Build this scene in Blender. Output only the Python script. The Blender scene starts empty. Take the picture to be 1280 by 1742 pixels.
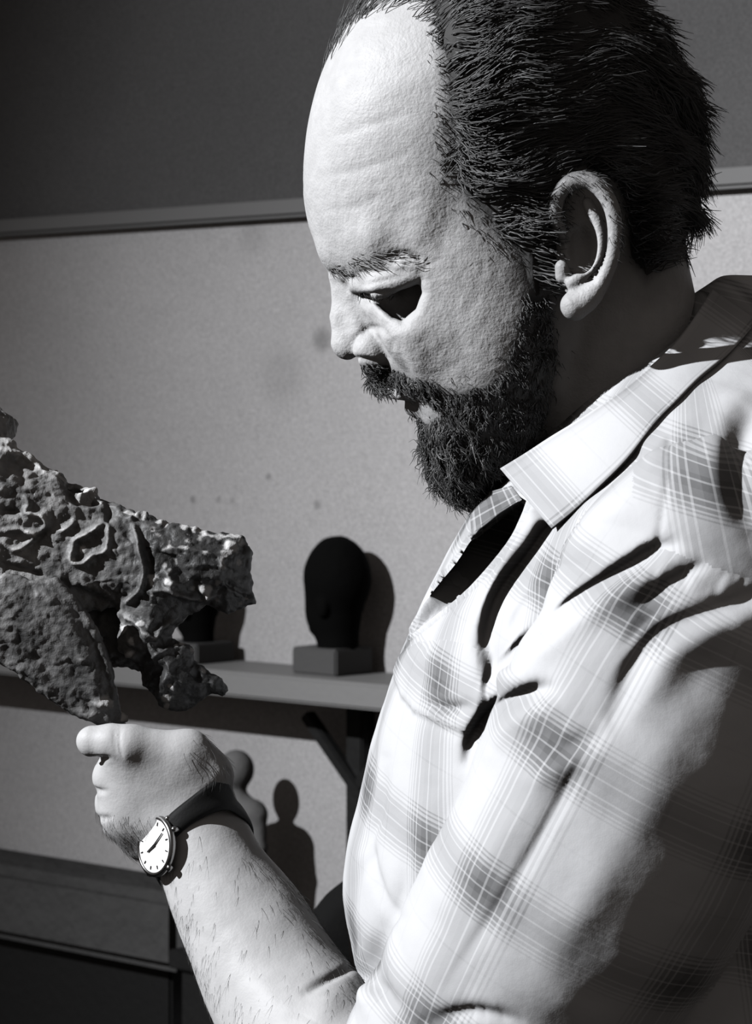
import bpy, math, os
import numpy as np

# ---------------------------------------------------------------- camera, lights, exposure
# Work unit U: one photograph pixel in the plane y = 0 (the man's mid plane).
S = 0.00028                      # metres per U
FPX = 4600.0                     # focal length in photograph pixels
D = FPX * S                      # camera distance to the y = 0 plane
ZC = 1.45                        # height of photograph row 871 in the plane y = 0
CY = 700.0                       # photograph row of the horizon
sc = bpy.context.scene
col = sc.collection

cam_d = bpy.data.cameras.new('camera')
cam = bpy.data.objects.new('camera', cam_d); col.objects.link(cam)
cam.location = (0, -D, ZC + (871 - CY) * S); cam.rotation_euler = (math.pi / 2, 0, 0)
cam_d.sensor_fit = 'HORIZONTAL'; cam_d.sensor_width = 36.0; cam_d.lens = 36.0 * FPX / 1280.0; cam_d.shift_y = -(871 - CY) / 1280.0
cam_d.clip_start = 0.05; cam_d.clip_end = 60
cam_d.dof.use_dof = True; cam_d.dof.focus_distance = D - 0.04; cam_d.dof.aperture_fstop = 40
sc.camera = cam

world = bpy.data.worlds.new('world'); sc.world = world; world.use_nodes = True
world.node_tree.nodes['Background'].inputs[0].default_value = (1.0, 0.9, 0.84, 1)
world.node_tree.nodes['Background'].inputs[1].default_value = 0.08

def lamp(name, kind, loc, target, energy, **kw):
    d = bpy.data.lights.new(name, kind); o = bpy.data.objects.new(name, d); col.objects.link(o)
    o.location = loc
    from mathutils import Vector
    v = Vector(target) - Vector(loc)
    o.rotation_euler = v.to_track_quat('-Z', 'Y').to_euler()
    d.energy = energy
    for k, val in kw.items(): setattr(d, k, val)
    return o
KEY = lamp('flood_lamp', 'SPOT', (-2.58, -0.83, 3.05), (0.42, 0.0, 1.30), 700,
           spot_size=math.radians(78), spot_blend=1.0, shadow_soft_size=0.022, color=(0.945, 0.965, 1.0))

sc.view_settings.view_transform = 'Standard'; sc.view_settings.look = 'None'
sc.view_settings.gamma = 1.0; sc.view_settings.use_curve_mapping = False
sc.view_settings.exposure = 0.0
sc.cycles.max_bounces = 6; sc.cycles.diffuse_bounces = 0

# ---------------------------------------------------------------- numpy tools
F32 = np.float32
rng = np.random.default_rng(7)
def A(*v): return np.array(v, F32)
def UP(px, py, w):
    """photograph pixel + depth w (U) -> U coordinates (u, v, w)"""
    k = 1 + w / FPX
    return np.array([640 + (px - 640) * k, CY + (py - CY) * k, w], F32)
def PX(P):
    """U coordinates -> photograph pixel"""
    k = 1 + P[:, 2] / FPX
    return 640 + (P[:, 0] - 640) / k, CY + (P[:, 1] - CY) / k
def world_of(P):
    Q = np.empty((len(P), 3), F32)
    Q[:, 0] = (P[:, 0] - 640) * S; Q[:, 1] = P[:, 2] * S; Q[:, 2] = ZC - (P[:, 1] - 871) * S
    return Q
def smin(a, b, k):
    h = np.clip(0.5 + 0.5 * (b - a) / k, 0, 1)
    return b + (a - b) * h - k * h * (1 - h)
def smax(a, b, k): return -smin(-a, -b, k)
def ell(P, c, r, ax=None):
    q = P - np.asarray(c, F32)
    if ax is not None: q = q @ np.asarray(ax, F32).T
    r = np.asarray(r, F32)
    k0 = np.sqrt(((q / r) ** 2).sum(1)); k1 = np.sqrt(((q / (r * r)) ** 2).sum(1)) + 1e-9
    return k0 * (k0 - 1) / k1
def cone(P, a, b, ra, rb):
    a = np.asarray(a, F32); b = np.asarray(b, F32); ab = b - a
    t = np.clip(((P - a) @ ab) / (ab @ ab), 0, 1)
    return np.sqrt((((P - a) - t[:, None] * ab) ** 2).sum(1)) - (ra + (rb - ra) * t)
def chain(P, pts, rs, k=6):
    d = None
    for i in range(len(pts) - 1):
        e = cone(P, pts[i], pts[i + 1], rs[i], rs[i + 1])
        d = e if d is None else smin(d, e, k)
    return d
def tube(P, pts, rs, n=5):
    q = smooth(np.column_stack([np.array(pts, float), rs]), n); d = None
    for i in range(len(q) - 1):
        e = cone(P, q[i, :3], q[i + 1, :3], q[i, 3], q[i + 1, 3])
        d = e if d is None else np.minimum(d, e)
    return d
def spl(x, xs, ys):
    """smooth (monotone hermite) interpolation"""
    xs = np.asarray(xs, float); ys = np.asarray(ys, float)
    h = np.diff(xs); s = np.diff(ys) / h
    m = np.zeros(len(xs)); m[0] = s[0]; m[-1] = s[-1]
    for i in range(1, len(xs) - 1):
        m[i] = 0 if s[i - 1] * s[i] <= 0 else 2 / (1 / s[i - 1] + 1 / s[i])
    i = np.clip(np.searchsorted(xs, x) - 1, 0, len(xs) - 2)
    t = np.clip((x - xs[i]) / h[i], 0, 1)
    return ((2*t**3 - 3*t**2 + 1) * ys[i] + (t**3 - 2*t**2 + t) * h[i] * m[i]
            + (-2*t**3 + 3*t**2) * ys[i+1] + (t**3 - t**2) * h[i] * m[i+1]).astype(F32)
def _h(i, j, k, seed):
    n = (i * 374761393 + j * 668265263 + k * 2147483647 + seed * 974711) & 0xffffffff
    n = ((n ^ (n >> 13)) * 1274126177) & 0xffffffff
    return ((n ^ (n >> 16)) & 0xffff).astype(F32) / 32767.5 - 1
def noise(P, scale, seed=0, octaves=1):
    out = np.zeros(len(P), F32); amp = 1.0
    for o in range(octaves):
        q = P / scale; b = np.floor(q); f = (q - b).astype(F32); b = b.astype(np.int64)
        f = f * f * (3 - 2 * f)
        r = 0
        for dx in (0, 1):
            for dy in (0, 1):
                for dz in (0, 1):
                    wgt = (f[:, 0] if dx else 1 - f[:, 0]) * (f[:, 1] if dy else 1 - f[:, 1]) * (f[:, 2] if dz else 1 - f[:, 2])
                    r = r + wgt * _h(b[:, 0] + dx, b[:, 1] + dy, b[:, 2] + dz, seed + o)
        out += amp * r; amp *= 0.5; scale = scale * 0.5
    return out
def poly_sd(x, y, poly):
    """signed distance to a closed polygon (negative inside)"""
    poly = np.asarray(poly, F32); d = np.full(len(x), 1e9, F32); ins = np.zeros(len(x), bool)
    n = len(poly)
    for i in range(n):
        ax, ay = poly[i]; bx, by = poly[(i + 1) % n]
        ex, ey = bx - ax, by - ay; L = ex * ex + ey * ey + 1e-9
        t = np.clip(((x - ax) * ex + (y - ay) * ey) / L, 0, 1)
        d = np.minimum(d, (x - ax - t * ex) ** 2 + (y - ay - t * ey) ** 2)
        if ay != by:
            c = ((ay > y) != (by > y)) & (x < ex * (y - ay) / (by - ay) + ax); ins ^= c
    d = np.sqrt(d)
    return np.where(ins, -d, d)
def line_d(x, y, pts):
    """distance to an open polyline and position 0..1 along it"""
    d = np.full(len(x), 1e9, F32); tt = np.zeros(len(x), F32); n = len(pts) - 1
    for i in range(n):
        ax, ay = pts[i]; bx, by = pts[i + 1]; ex, ey = bx - ax, by - ay
        t = np.clip(((x - ax) * ex + (y - ay) * ey) / (ex * ex + ey * ey + 1e-9), 0, 1)
        e = np.hypot(x - ax - t * ex, y - ay - t * ey)
        m = e < d; d = np.where(m, e, d); tt = np.where(m, (i + t) / n, tt)
    return d, tt
def smooth(pts, n=6):
    """Catmull-Rom through pts"""
    p = np.asarray(pts, float); p = np.vstack([2 * p[0] - p[1], p, 2 * p[-1] - p[-2]]); out = []
    for i in range(1, len(p) - 2):
        for t in np.arange(n) / n:
            out.append(0.5 * (2*p[i] + (p[i+1]-p[i-1])*t + (2*p[i-1]-5*p[i]+4*p[i+1]-p[i+2])*t*t + (-p[i-1]+3*p[i]-3*p[i+1]+p[i+2])*t**3))
    out.append(p[-2]); return np.array(out)
def sstep(x, a, b):
    t = np.clip((x - a) / (b - a), 0, 1); return t * t * (3 - 2 * t)

def evalf(f, P, chunk=400000):
    return np.concatenate([f(P[i:i + chunk]).astype(F32) for i in range(0, len(P), chunk)]) if len(P) else np.zeros(0, F32)
def grad(f, P, e=1.0):
    k = np.array([[1, -1, -1], [-1, -1, 1], [-1, 1, -1], [1, 1, 1]], F32)
    g = sum(kk[None] * evalf(f, P + kk * e)[:, None] for kk in k)
    L = np.sqrt((g ** 2).sum(1, keepdims=True)) + 1e-9
    return g / L, L[:, 0] / (4 * e)
def isosurface(f, lo, hi, h, B=6, margin=1.5):
    """surface nets on a dense grid, evaluated only in blocks near the surface"""
    lo = np.asarray(lo, float); n = np.ceil((np.asarray(hi) - lo) / (h * B)).astype(int)
    N = n * B
    g = np.stack(np.meshgrid(*[np.arange(m) for m in n], indexing='ij'), -1).reshape(-1, 3)
    cen = (lo + (g + 0.5) * B * h).astype(F32)
    cv = evalf(f, cen)
    near = np.abs(cv) < B * h * 0.87 * margin
    V = np.where(cv < 0, F32(-50), F32(50)).reshape(n)
    V = np.repeat(np.repeat(np.repeat(V, B, 0), B, 1), B, 2)
    off = np.stack(np.meshgrid(*[np.arange(B)] * 3, indexing='ij'), -1).reshape(-1, 3)
    gi = g[near]
    for s in range(0, len(gi), 2500):
        idx = (gi[s:s + 2500, None] * B + off[None]).reshape(-1, 3)
        V[idx[:, 0], idx[:, 1], idx[:, 2]] = evalf(f, (lo + idx * h).astype(F32))
    s = V < 0
    c = np.zeros(tuple(N - 1), np.uint8)
    for dx in (0, 1):
        for dy in (0, 1):
            for dz in (0, 1):
                c += s[dx:N[0]-1+dx, dy:N[1]-1+dy, dz:N[2]-1+dz]
    act = np.argwhere((c > 0) & (c < 8)); del c
    ids = np.full(tuple(N - 1), -1, np.int32); ids[act[:, 0], act[:, 1], act[:, 2]] = np.arange(len(act))
    corners = [(x, y, z) for x in (0, 1) for y in (0, 1) for z in (0, 1)]
    cvs = [V[act[:, 0]+x, act[:, 1]+y, act[:, 2]+z] for x, y, z in corners]
    acc = np.zeros((len(act), 3), F32); cnt = np.zeros(len(act), F32)
    for i, a in enumerate(corners):
        for j in range(i + 1, 8):
            b = corners[j]
            if sum(abs(a[q] - b[q]) for q in range(3)) != 1: continue
            m = (cvs[i] < 0) != (cvs[j] < 0)
            t = np.where(m, cvs[i] / (cvs[i] - cvs[j] + 1e-12), 0)
            pt = np.array(a, F32)[None] + t[:, None] * (np.array(b, F32) - np.array(a, F32))[None]
            acc += np.where(m[:, None], pt, 0); cnt += m
    P = (lo + (act + acc / cnt[:, None]) * h).astype(F32)
    Q = []
    for ax in range(3):
        sl0 = [slice(None)] * 3; sl1 = [slice(None)] * 3
        sl0[ax] = slice(0, -1); sl1[ax] = slice(1, None)
        a = s[tuple(sl0)]; b = s[tuple(sl1)]
        e = np.argwhere(a != b)
        o1, o2 = [(1, 2), (2, 0), (0, 1)][ax]
        e = e[(e[:, o1] > 0) & (e[:, o2] > 0) & (e[:, o1] < N[o1] - 1) & (e[:, o2] < N[o2] - 1)]
        def cell(d1, d2):
            q = e.copy(); q[:, o1] -= d1; q[:, o2] -= d2
            return ids[q[:, 0], q[:, 1], q[:, 2]]
        q = np.stack([cell(1, 1), cell(0, 1), cell(0, 0), cell(1, 0)], 1)
        flip = ~a[e[:, 0], e[:, 1], e[:, 2]]
        q[flip] = q[flip][:, ::-1]
        Q.append(q)
    Q = np.concatenate(Q); Q = Q[(Q >= 0).all(1)]
    return P, Q[:, ::-1]
def subdivide(P, Q):
    E = np.concatenate([Q[:, [0, 1]], Q[:, [1, 2]], Q[:, [2, 3]], Q[:, [3, 0]]]); E.sort(1)
    key = E[:, 0].astype(np.int64) * len(P) + E[:, 1]
    u, first, inv = np.unique(key, return_index=True, return_inverse=True)
    mid = (P[E[first, 0]] + P[E[first, 1]]) / 2; cen = P[Q].mean(1)
    n = len(P); m = len(mid); k = len(Q); e = inv.reshape(4, k) + n; f = np.arange(k) + n + m
    Q2 = np.concatenate([np.stack([Q[:, i], e[i], f, e[(i + 3) % 4]], 1) for i in range(4)])
    return np.concatenate([P, mid, cen]).astype(F32), Q2
def project(f, P, it=2, lim=6.0):
    for _ in range(it):
        g, L = grad(f, P); d = evalf(f, P) / np.maximum(L, 0.35)
        P = P - g * np.clip(d, -lim, lim)[:, None]
    return P.astype(F32)
def sculpt(P, Nn, strokes, mirror=False):
    """strokes: (points in photograph pixels, width, amount[, taper]); moved along the normal"""
    Q = P.copy()
    if mirror: Q[:, 2] = -np.abs(Q[:, 2])
    x, y = PX(Q); out = np.zeros(len(P), F32)
    nw = Nn[:, 2] * (np.sign(P[:, 2]) if mirror else -1)
    face = sstep(nw, -0.35, 0.1) if not mirror else np.ones(len(P), F32)
    for st in strokes:
        pts, wd, amt = st[:3]; pts = np.asarray(pts, float)
        if len(pts) > 2: pts = smooth(pts, 4)
        lo = pts.min(0) - 3 * wd; hi = pts.max(0) + 3 * wd
        m = np.where((x > lo[0]) & (x < hi[0]) & (y > lo[1]) & (y < hi[1]) & (face > 0))[0]
        if not len(m): continue
        d, t = line_d(x[m], y[m], pts)
        tap = np.sqrt(np.clip(np.sin(np.pi * np.clip(t, 0.03, 0.97)), 0, 1)) if len(st) > 3 and st[3] else 1
        out[m] += amt * np.exp(-(d / wd) ** 2) * face[m] * tap
    return out

# ---------------------------------------------------------------- object tools
def mesh_obj(name, P, Q, mat, parent=None, attrs=None, uv=None, shade=True, raw=False):
    me = bpy.data.meshes.new(name); V = P if raw else world_of(P)
    Q = np.asarray(Q); n = Q.shape[1]
    me.vertices.add(len(V)); me.vertices.foreach_set('co', np.ascontiguousarray(V, F32).ravel())
    me.loops.add(Q.size); me.loops.foreach_set('vertex_index', np.ascontiguousarray(Q, np.int32).ravel())
    me.polygons.add(len(Q)); me.polygons.foreach_set('loop_start', np.arange(0, Q.size, n, dtype=np.int32))
    me.polygons.foreach_set('loop_total', np.full(len(Q), n, np.int32))
    me.polygons.foreach_set('use_smooth', np.full(len(Q), shade))
    me.update(); me.validate()
    for k, a in (attrs or {}).items():
        if a.ndim == 1:
            t = me.attributes.new(k, 'FLOAT', 'POINT'); t.data.foreach_set('value', a.astype(F32))
        else:
            t = me.attributes.new(k, 'FLOAT_VECTOR', 'POINT'); t.data.foreach_set('vector', a.astype(F32).ravel())
    me.materials.append(mat)
    o = bpy.data.objects.new(name, me); col.objects.link(o)
    if parent is not None: o.parent = parent
    return o
def hair_obj(name, C, rad, mat, parent=None):
    """C: (n, k, 3) strands in U; rad: root radius in U"""
    n, k, _ = C.shape
    cu = bpy.data.hair_curves.new(name); cu.add_curves([k] * n)
    cu.position_data.foreach_set('vector', world_of(C.reshape(-1, 3)).ravel())
    r = cu.attributes.get('radius') or cu.attributes.new('radius', 'FLOAT', 'POINT')
    prof = (1 - 0.75 * np.linspace(0, 1, k) ** 2)[None] * (0.7 + 0.6 * rng.random((n, 1)))
    r.data.foreach_set('value', (prof * rad * S).astype(F32).ravel())
    cu.materials.append(mat)
    o = bpy.data.objects.new(name, cu); col.objects.link(o)
    if parent is not None: o.parent = parent
    o['kind'] = 'stuff'
    return o
def empty(name, loc, label=None, cat=None, group=None):
    o = bpy.data.objects.new(name, None); col.objects.link(o); o.location = loc; o.empty_display_size = 0.05
    if label: o['label'] = label
    if cat: o['category'] = cat
    if group: o['group'] = group
    return o
def adopt(child, parent):
    child.parent = parent; child.matrix_parent_inverse = parent.matrix_basis.inverted()

def MAT(name, color=0.5, rough=0.6, spec=0.3, bump=None, attr=None, battr=None, build=None, tint=(1.0, 0.985, 0.97)):
    """grey procedural material; bump = [(scale, strength)], attr multiplies the colour"""
    m = bpy.data.materials.new(name); m.use_nodes = True; nt = m.node_tree; ns = nt.nodes; L = nt.links
    b = ns['Principled BSDF']; b.inputs['Roughness'].default_value = rough
    b.inputs['Specular IOR Level'].default_value = spec
    b.inputs['Base Color'].default_value = (color * tint[0], color * tint[1], color * tint[2], 1)
    tc = ns.new('ShaderNodeTexCoord'); hgt = None
    for s_, st in (bump or []):
        t = ns.new('ShaderNodeTexNoise'); t.inputs['Scale'].default_value = s_; t.inputs['Detail'].default_value = 3
        L.new(tc.outputs['Object'], t.inputs['Vector'])
        bp = ns.new('ShaderNodeBump'); bp.inputs['Strength'].default_value = st; bp.inputs['Distance'].default_value = 0.3 / s_
        L.new(t.outputs['Fac'], bp.inputs['Height'])
        if battr:
            ba = ns.new('ShaderNodeAttribute'); ba.attribute_name = battr; bm_ = ns.new('ShaderNodeMath'); bm_.operation = 'MULTIPLY'
            bm_.inputs[1].default_value = st; L.new(ba.outputs['Fac'], bm_.inputs[0]); L.new(bm_.outputs[0], bp.inputs['Strength'])
        if hgt is not None: L.new(hgt.outputs['Normal'], bp.inputs['Normal'])
        hgt = bp
    if hgt is not None: L.new(hgt.outputs['Normal'], b.inputs['Normal'])
    if attr:
        a = ns.new('ShaderNodeAttribute'); a.attribute_name = attr
        mx = ns.new('ShaderNodeMix'); mx.data_type = 'RGBA'; mx.blend_type = 'MULTIPLY'; mx.inputs['Factor'].default_value = 1
        L.new(a.outputs['Fac'], mx.inputs['A']); mx.inputs['B'].default_value = (tint[0] * color, tint[1] * color, tint[2] * color, 1)
        L.new(mx.outputs['Result'], b.inputs['Base Color'])
    if build: build(nt, b, tc)
    return m
# ================================================================= THE MAN: body as one implicit surface
TC, TS = math.cos(math.radians(20)), math.sin(math.radians(20))
def loc_ah(u, v):
    du, dv = u - 870, v - 330
    return -du * TC + dv * TS, -du * TS - dv * TC
def LU(a, h, w): return (870 - a * TC - h * TS, 330 + a * TS - h * TC, w)

HK = [-470, -440, -400, -350, -300, -250, -200, -150, -100, -50, 0, 50, 100, 150, 200, 250, 300, 350, 385, 410, 424]
FF = [215, 258, 274, 278, 278, 292, 300, 304, 312, 324, 338, 343, 337, 322, 300, 272, 235, 184, 128, 66, 20]   # front profile without the nose
FB = [-190, -140, -60, -20, 0, 40, 90, 150, 220, 285, 300, 308, 312, 306, 292, 268, 234, 190, 145, 90, 50]      # back
FW = [40, 88, 130, 164, 186, 202, 213, 219, 224, 227, 232, 238, 243, 246, 244, 232, 208, 168, 122, 68, 20]       # half width
FC = [205, 180, 140, 120, 100, 90, 80, 75, 70, 60, 40, 25, 10, 0, -10, -20, -25, -30, -30, -30, -30]             # where it is widest
def UPs(pts, ws): return [UP(x, y, w) for (x, y), w in zip(pts, ws)]
EAR_H = UPs([(960, 405), (946, 368), (952, 330), (978, 307), (1012, 312), (1038, 345), (1047, 390), (1042, 440), (1024, 480), (1000, 512)],
            [-240, -258, -268, -276, -282, -286, -288, -286, -280, -270])
EAR_A = UPs([(1000, 345), (1016, 378), (1021, 415), (1013, 447), (990, 468), (972, 482)], [-258, -262, -266, -268, -266, -262])
EYE = [(626, 502), (652, 500), (690, 486), (714, 478), (719, 498), (708, 526), (684, 545), (668, 540), (650, 524), (634, 510)]
def head(P):
    Q = P.copy(); Q[:, 2] = -np.abs(Q[:, 2]); w = -Q[:, 2]
    a, h = loc_ah(Q[:, 0], Q[:, 1])
    L = np.stack([a, h, w], 1)
    # the whole head is lofted across its own axis
    F = spl(h, HK, FF); B = spl(h, HK, FB); W = spl(h, HK, FW); C = spl(h, HK, FC)
    da = a - C; ra = np.where(da > 0, F - C, C + B)
    n = np.where(da > 0, 2.3, 2.0)
    r = (np.abs(da / ra) ** n + (w / W) ** n) ** (1 / n)
    rho = np.sqrt(da * da + w * w)
    d = np.where(r > 1e-3, rho * (1 - 1 / np.maximum(r, 1e-3)), -np.minimum(ra, W))
    d = np.maximum(d, np.maximum(-452 - h, h - 424))
    # brow ridge, cheek
    d = smin(d, cone(L, (298, 14, 0), (296, 10, 50), 36, 36), 24)
    d = smin(d, cone(L, (296, 8, 45), (240, 4, 160), 34, 28), 30)
    d = smin(d, ell(L, (222, -165, 128), (66, 66, 50)), 40)
    # orbit
    m = (np.abs(h + 95) < 60) & (a > 170)
    if m.any():
        x, y = PX(Q[m]); d[m] = smax(d[m], -np.maximum(poly_sd(x, y, EYE), 86 - w[m]), 18)
    d = smax(d, -ell(L, (312, -72, 92), (34, 28, 40)), 14)
    d = smin(d, ell(L, UPl(658, 508, 52), (44, 34, 44)), 6)                     # eyeball under the lids
    d = smin(d, cone(L, UPl(602, 482, 62), UPl(646, 487, 140), 15, 19), 10)    # hooded upper lid
    d = smin(d, cone(L, UPl(646, 487, 140), UPl(706, 462, 172), 19, 19), 12)
    # nose
    d = smin(d, cone(L, (318, -36, 0), (338, -100, 0), 20, 22), 24)
    d = smin(d, cone(L, (338, -100, 0), (346, -142, 0), 22, 30), 14)
    d = smin(d, cone(L, (310, -60, 22), (318, -130, 26), 16, 22), 16)
    d = smin(d, ell(L, UPl(637, 595, 44), (36, 33, 25)), 7)
    d = smin(d, cone(L, UPl(602, 590, 8), UPl(625, 604, 30), 20, 12), 10)
    d = smax(d, -ell(L, UPl(618, 614, 24), (18, 14, 9)), 6)                   # nostril
    # mouth
    d = smin(d, cone(L, UPl(650, 650, 0), UPl(690, 670, 64), 20, 16), 22)      # upper lip
    d = smin(d, cone(L, UPl(702, 692, 0), UPl(735, 700, 60), 17, 8), 14)       # lower lip
    # ear
    z = (Q[:, 0] > 890) & (Q[:, 0] < 1110) & (Q[:, 1] > 250) & (Q[:, 1] < 600)
    if z.any():
        R = Q[z]; dz = d[z]
        fr = UP(1000, 410, -222)
        pl = ell(R, fr, (52, 108, 15), np.array([[1, 0, 0.1], [0.15, 1, 0], [-0.1, 0, 1]]))
        er = smin(pl, tube(R, EAR_H, [9, 11, 12, 14, 14, 13, 12, 11, 12, 14], 3), 7)
        er = smin(er, tube(R, EAR_A, [9, 11, 12, 11, 10, 9], 3), 6)
        er = smin(er, cone(R, UP(1006, 500, -268), UP(979, 520, -262), 17, 24), 14)
        er = smin(er, cone(R, UP(958, 455, -250), UP(958, 470, -250), 13, 12), 8)
        er = smax(er, -ell(R, UP(990, 420, -258), (26, 46, 38)), 8)
        d[z] = smin(dz, er, 9)
    # neck
    d = smin(d, cone(Q, (1005, 400, 0), (1085, 800, 0), 152, 158), 50)
    d = smin(d, ell(Q, (905, 700, 0), (60, 130, 60)), 40)
    return d
def UPl(px, py, w):
    u, v, _ = UP(px, py, -w); a, h = loc_ah(u, v); return (a, h, w)

ELB = UP(690, 1950, -400); SHO = UP(1190, 960, -560)
WR = UP(335, 1424, 10)
def hand_arm(P):
    d = tube(P, [UP(318, 1392, 8), UP(335, 1424, 0), UP(372, 1500, -30), UP(428, 1596, -65), UP(486, 1705, -125), UP(600, 1850, -270), ELB],
              [78, 84, 92, 109, 122, 125, 112])
    # the wrist is flatter than the forearm
    # palm mass and back of the hand
    pm = ell(P, UP(292, 1340, 34), (98, 96, 78))
    pm = smin(pm, cone(P, UP(318, 1385, 16), UP(262, 1345, 24), 74, 70), 30)
    pm = smin(pm, ell(P, UP(248, 1352, 12), (78, 84, 58)), 24)
    pm = smin(pm, cone(P, UP(252, 1412, 40), UP(222, 1385, 20), 56, 50), 30)
    d = smin(d, pm, 30)
    # thumb
    d = smin(d, cone(P, UP(350, 1318, -20), UP(318, 1284, -30), 46, 40), 26)
    d = smin(d, cone(P, UP(318, 1284, -30), UP(222, 1270, -38), 40, 35), 20)
    th = chain(P, [UP(222, 1270, -38), UP(190, 1263, -36), UP(157, 1261, -32)], [35, 31, 27], 8)
    d = smin(d, th, 14)
    d = smin(d, ell(P, UP(235, 1300, 0), (50, 26, 30)), 14)
    d = smin(d, ell(P, UP(196, 1300, 0), (32, 24, 30)), 16)
    d = smin(d, ell(P, UP(228, 1296, -20), (48, 28, 36)), 18)
    d = smin(d, ell(P, UP(280, 1318, -18), (96, 56, 48)), 26)
    # fingers: knuckle, middle joint, end joint, tip
    fs = [((238, 1385, 0), (186, 1326, 2), (205, 1298, 22), (255, 1306, 40), 36, 31),
          ((235, 1400, 34), (190, 1368, 40), (200, 1318, 60), (255, 1326, 74), 35, 31),
          ((232, 1416, 72), (200, 1400, 82), (205, 1345, 104), (255, 1350, 110), 32, 29),
          ((242, 1428, 112), (222, 1424, 126), (222, 1370, 140), (264, 1370, 140), 28, 25)]
    for m, p, q, t, r1, r2 in fs:
        fg = chain(P, [UP(*m), UP(*p), UP(*q), UP(*t)], [r1, r2, r2 - 3, r2 - 6], 7)
        d = smin(d, fg, 10)
    return d
def torso(P):
    d = cone(P, (1120, 820, 0), (1130, 1000, 0), 165, 320)
    d = smin(d, ell(P, (1150, 1010, 0), (300, 190, 470)), 60)
    d = smin(d, ell(P, (1110, 1300, 0), (380, 420, 430)), 60)
    d = smin(d, ell(P, (1110, 1800, 0), (400, 520, 440)), 60)
    return d
RSH = np.array([1200, 960, 560], F32); REL = np.array([1330, 1950, 640], F32); RWR = np.array([1120, 2700, 560], F32)
def far_arm(P):
    d = chain(P, [RSH, REL, RWR], [165, 120, 78], 30)
    d = smin(d, cone(P, RWR, (1085, 2850, 545), 78, 66), 30)
    for k, (dx, dz) in enumerate([(-60, -8), (-22, 4), (18, 10), (56, 12)]):
        L_ = 190 - abs(k - 1.2) * 22
        b = np.array([1085 + dx, 2880, 545 + dz]); m_ = b + (-14, L_ * .5, 12); t_ = m_ + (8, L_ * .45, 30)
        d = smin(d, chain(P, [b, m_, t_], [30, 27, 22], 6), 8)
    d = smin(d, chain(P, [(1040, 2780, 530), (985, 2870, 520), (975, 2950, 530)], [38, 32, 26], 6), 12)
    return d
def body(P):
    d = np.full(len(P), 300, F32)
    def part(f, lo, hi, k):
        nonlocal d
        lo = np.array(lo, F32); hi = np.array(hi, F32)
        q = np.maximum(np.maximum(lo - P, P - hi), 0); out = np.sqrt((q ** 2).sum(1))
        m = out < k + 30
        if m.any(): 
            dm = np.full(len(P), 1e3, F32); dm[m] = f(P[m]); dm[~m] = out[~m]
            d = smin(d, dm, k)
    part(head, (480, -140, -330), (1330, 960, 330), 1)
    part(torso, (700, 560, -560), (1600, 2350, 560), 40)
    part(hand_arm, (90, 1180, -420), (900, 2050, 220), 1)
    part(lambda p: chain(p, [SHO, ELB], [150, 118], 20), (350, 680, -780), (1450, 2050, 0), 40)
    part(far_arm, (900, 780, 350), (1560, 3150, 800), 40)
    return d

def relax(P, Q, msk, it):
    """smooth the vertices under msk over the quad mesh"""
    E = np.concatenate([Q[:, [0, 1]], Q[:, [1, 2]], Q[:, [2, 3]], Q[:, [3, 0]]]); n = len(P)
    m = msk[E].max(1) > 0; E = E[m]; cnt = np.maximum(np.bincount(E[:, 0], minlength=n), 1)
    for _ in range(it):
        T = np.stack([np.bincount(E[:, 0], P[E[:, 1], i], minlength=n) for i in range(3)], 1) / cnt[:, None]
        P = np.where(msk[:, None] > 0, P + (T - P) * msk[:, None] * 0.9, P).astype(F32)
    return P
def arm_mask(P):
    x, y = PX(P); d, t = line_d(x, y, [(318, 1415), (428, 1596), (560, 1800)])
    return sstep(d, 240, 160) * sstep(y - 0.45 * x, 1225, 1275) * (P[:, 2] > -420) * (P[:, 2] < 130) * (P[:, 0] < 760)

FACE = [  # wrinkles, folds, lids: photograph pixels, width, amount
    ([(676, 683), (700, 684), (735, 690)], 5, -7, 1),
    ([(662, 572), (684, 620), (706, 662)], 12, -7, 1), ([(690, 570), (712, 620), (730, 660)], 22, 4, 1),
    ([(700, 476), (728, 452), (752, 440)], 4, -1, 1), ([(704, 484), (735, 474), (765, 470)], 3.5, -0.7, 1),
    ([(655, 440), (690, 432), (722, 444)], 7, -6, 1), ([(660, 462), (690, 452), (715, 456)], 6, 4, 1),
    ([(588, 462), (586, 480), (592, 496)], 4, -7, 1), ([(560, 464), (580, 468), (592, 474)], 5, -6, 1),
    ([(608, 502), (640, 500), (665, 497)], 4, -5, 1),
    ([(640, 545), (672, 556), (700, 545)], 9, -3, 1), ([(650, 562), (690, 572), (730, 556)], 14, 3, 1),
    ([(610, 574), (626, 560), (648, 560), (664, 580), (666, 604)], 6, -4, 1), ([(598, 609), (622, 613), (646, 618)], 6, -9, 1), ([(596, 470), (620, 462), (650, 462), (690, 456)], 4, -3, 1), ([(612, 486), (640, 480), (680, 472)], 4, -2.5, 1),
    ([(560, 235), (620, 215), (700, 190)], 9, -1.6, 1), ([(545, 300), (610, 290), (690, 262)], 9, -1.5, 1), ([(540, 360), (600, 352), (670, 330)], 9, -1.5, 1),
    ([(740, 440), (760, 400), (770, 350), (765, 300)], 26, -3, 1), ([(700, 420), (716, 380), (724, 330)], 22, 3, 1),
    ([(800, 520), (840, 560), (850, 620)], 34, 3, 1), ([(770, 560), (790, 600), (800, 640)], 18, -1.5, 1)]
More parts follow.
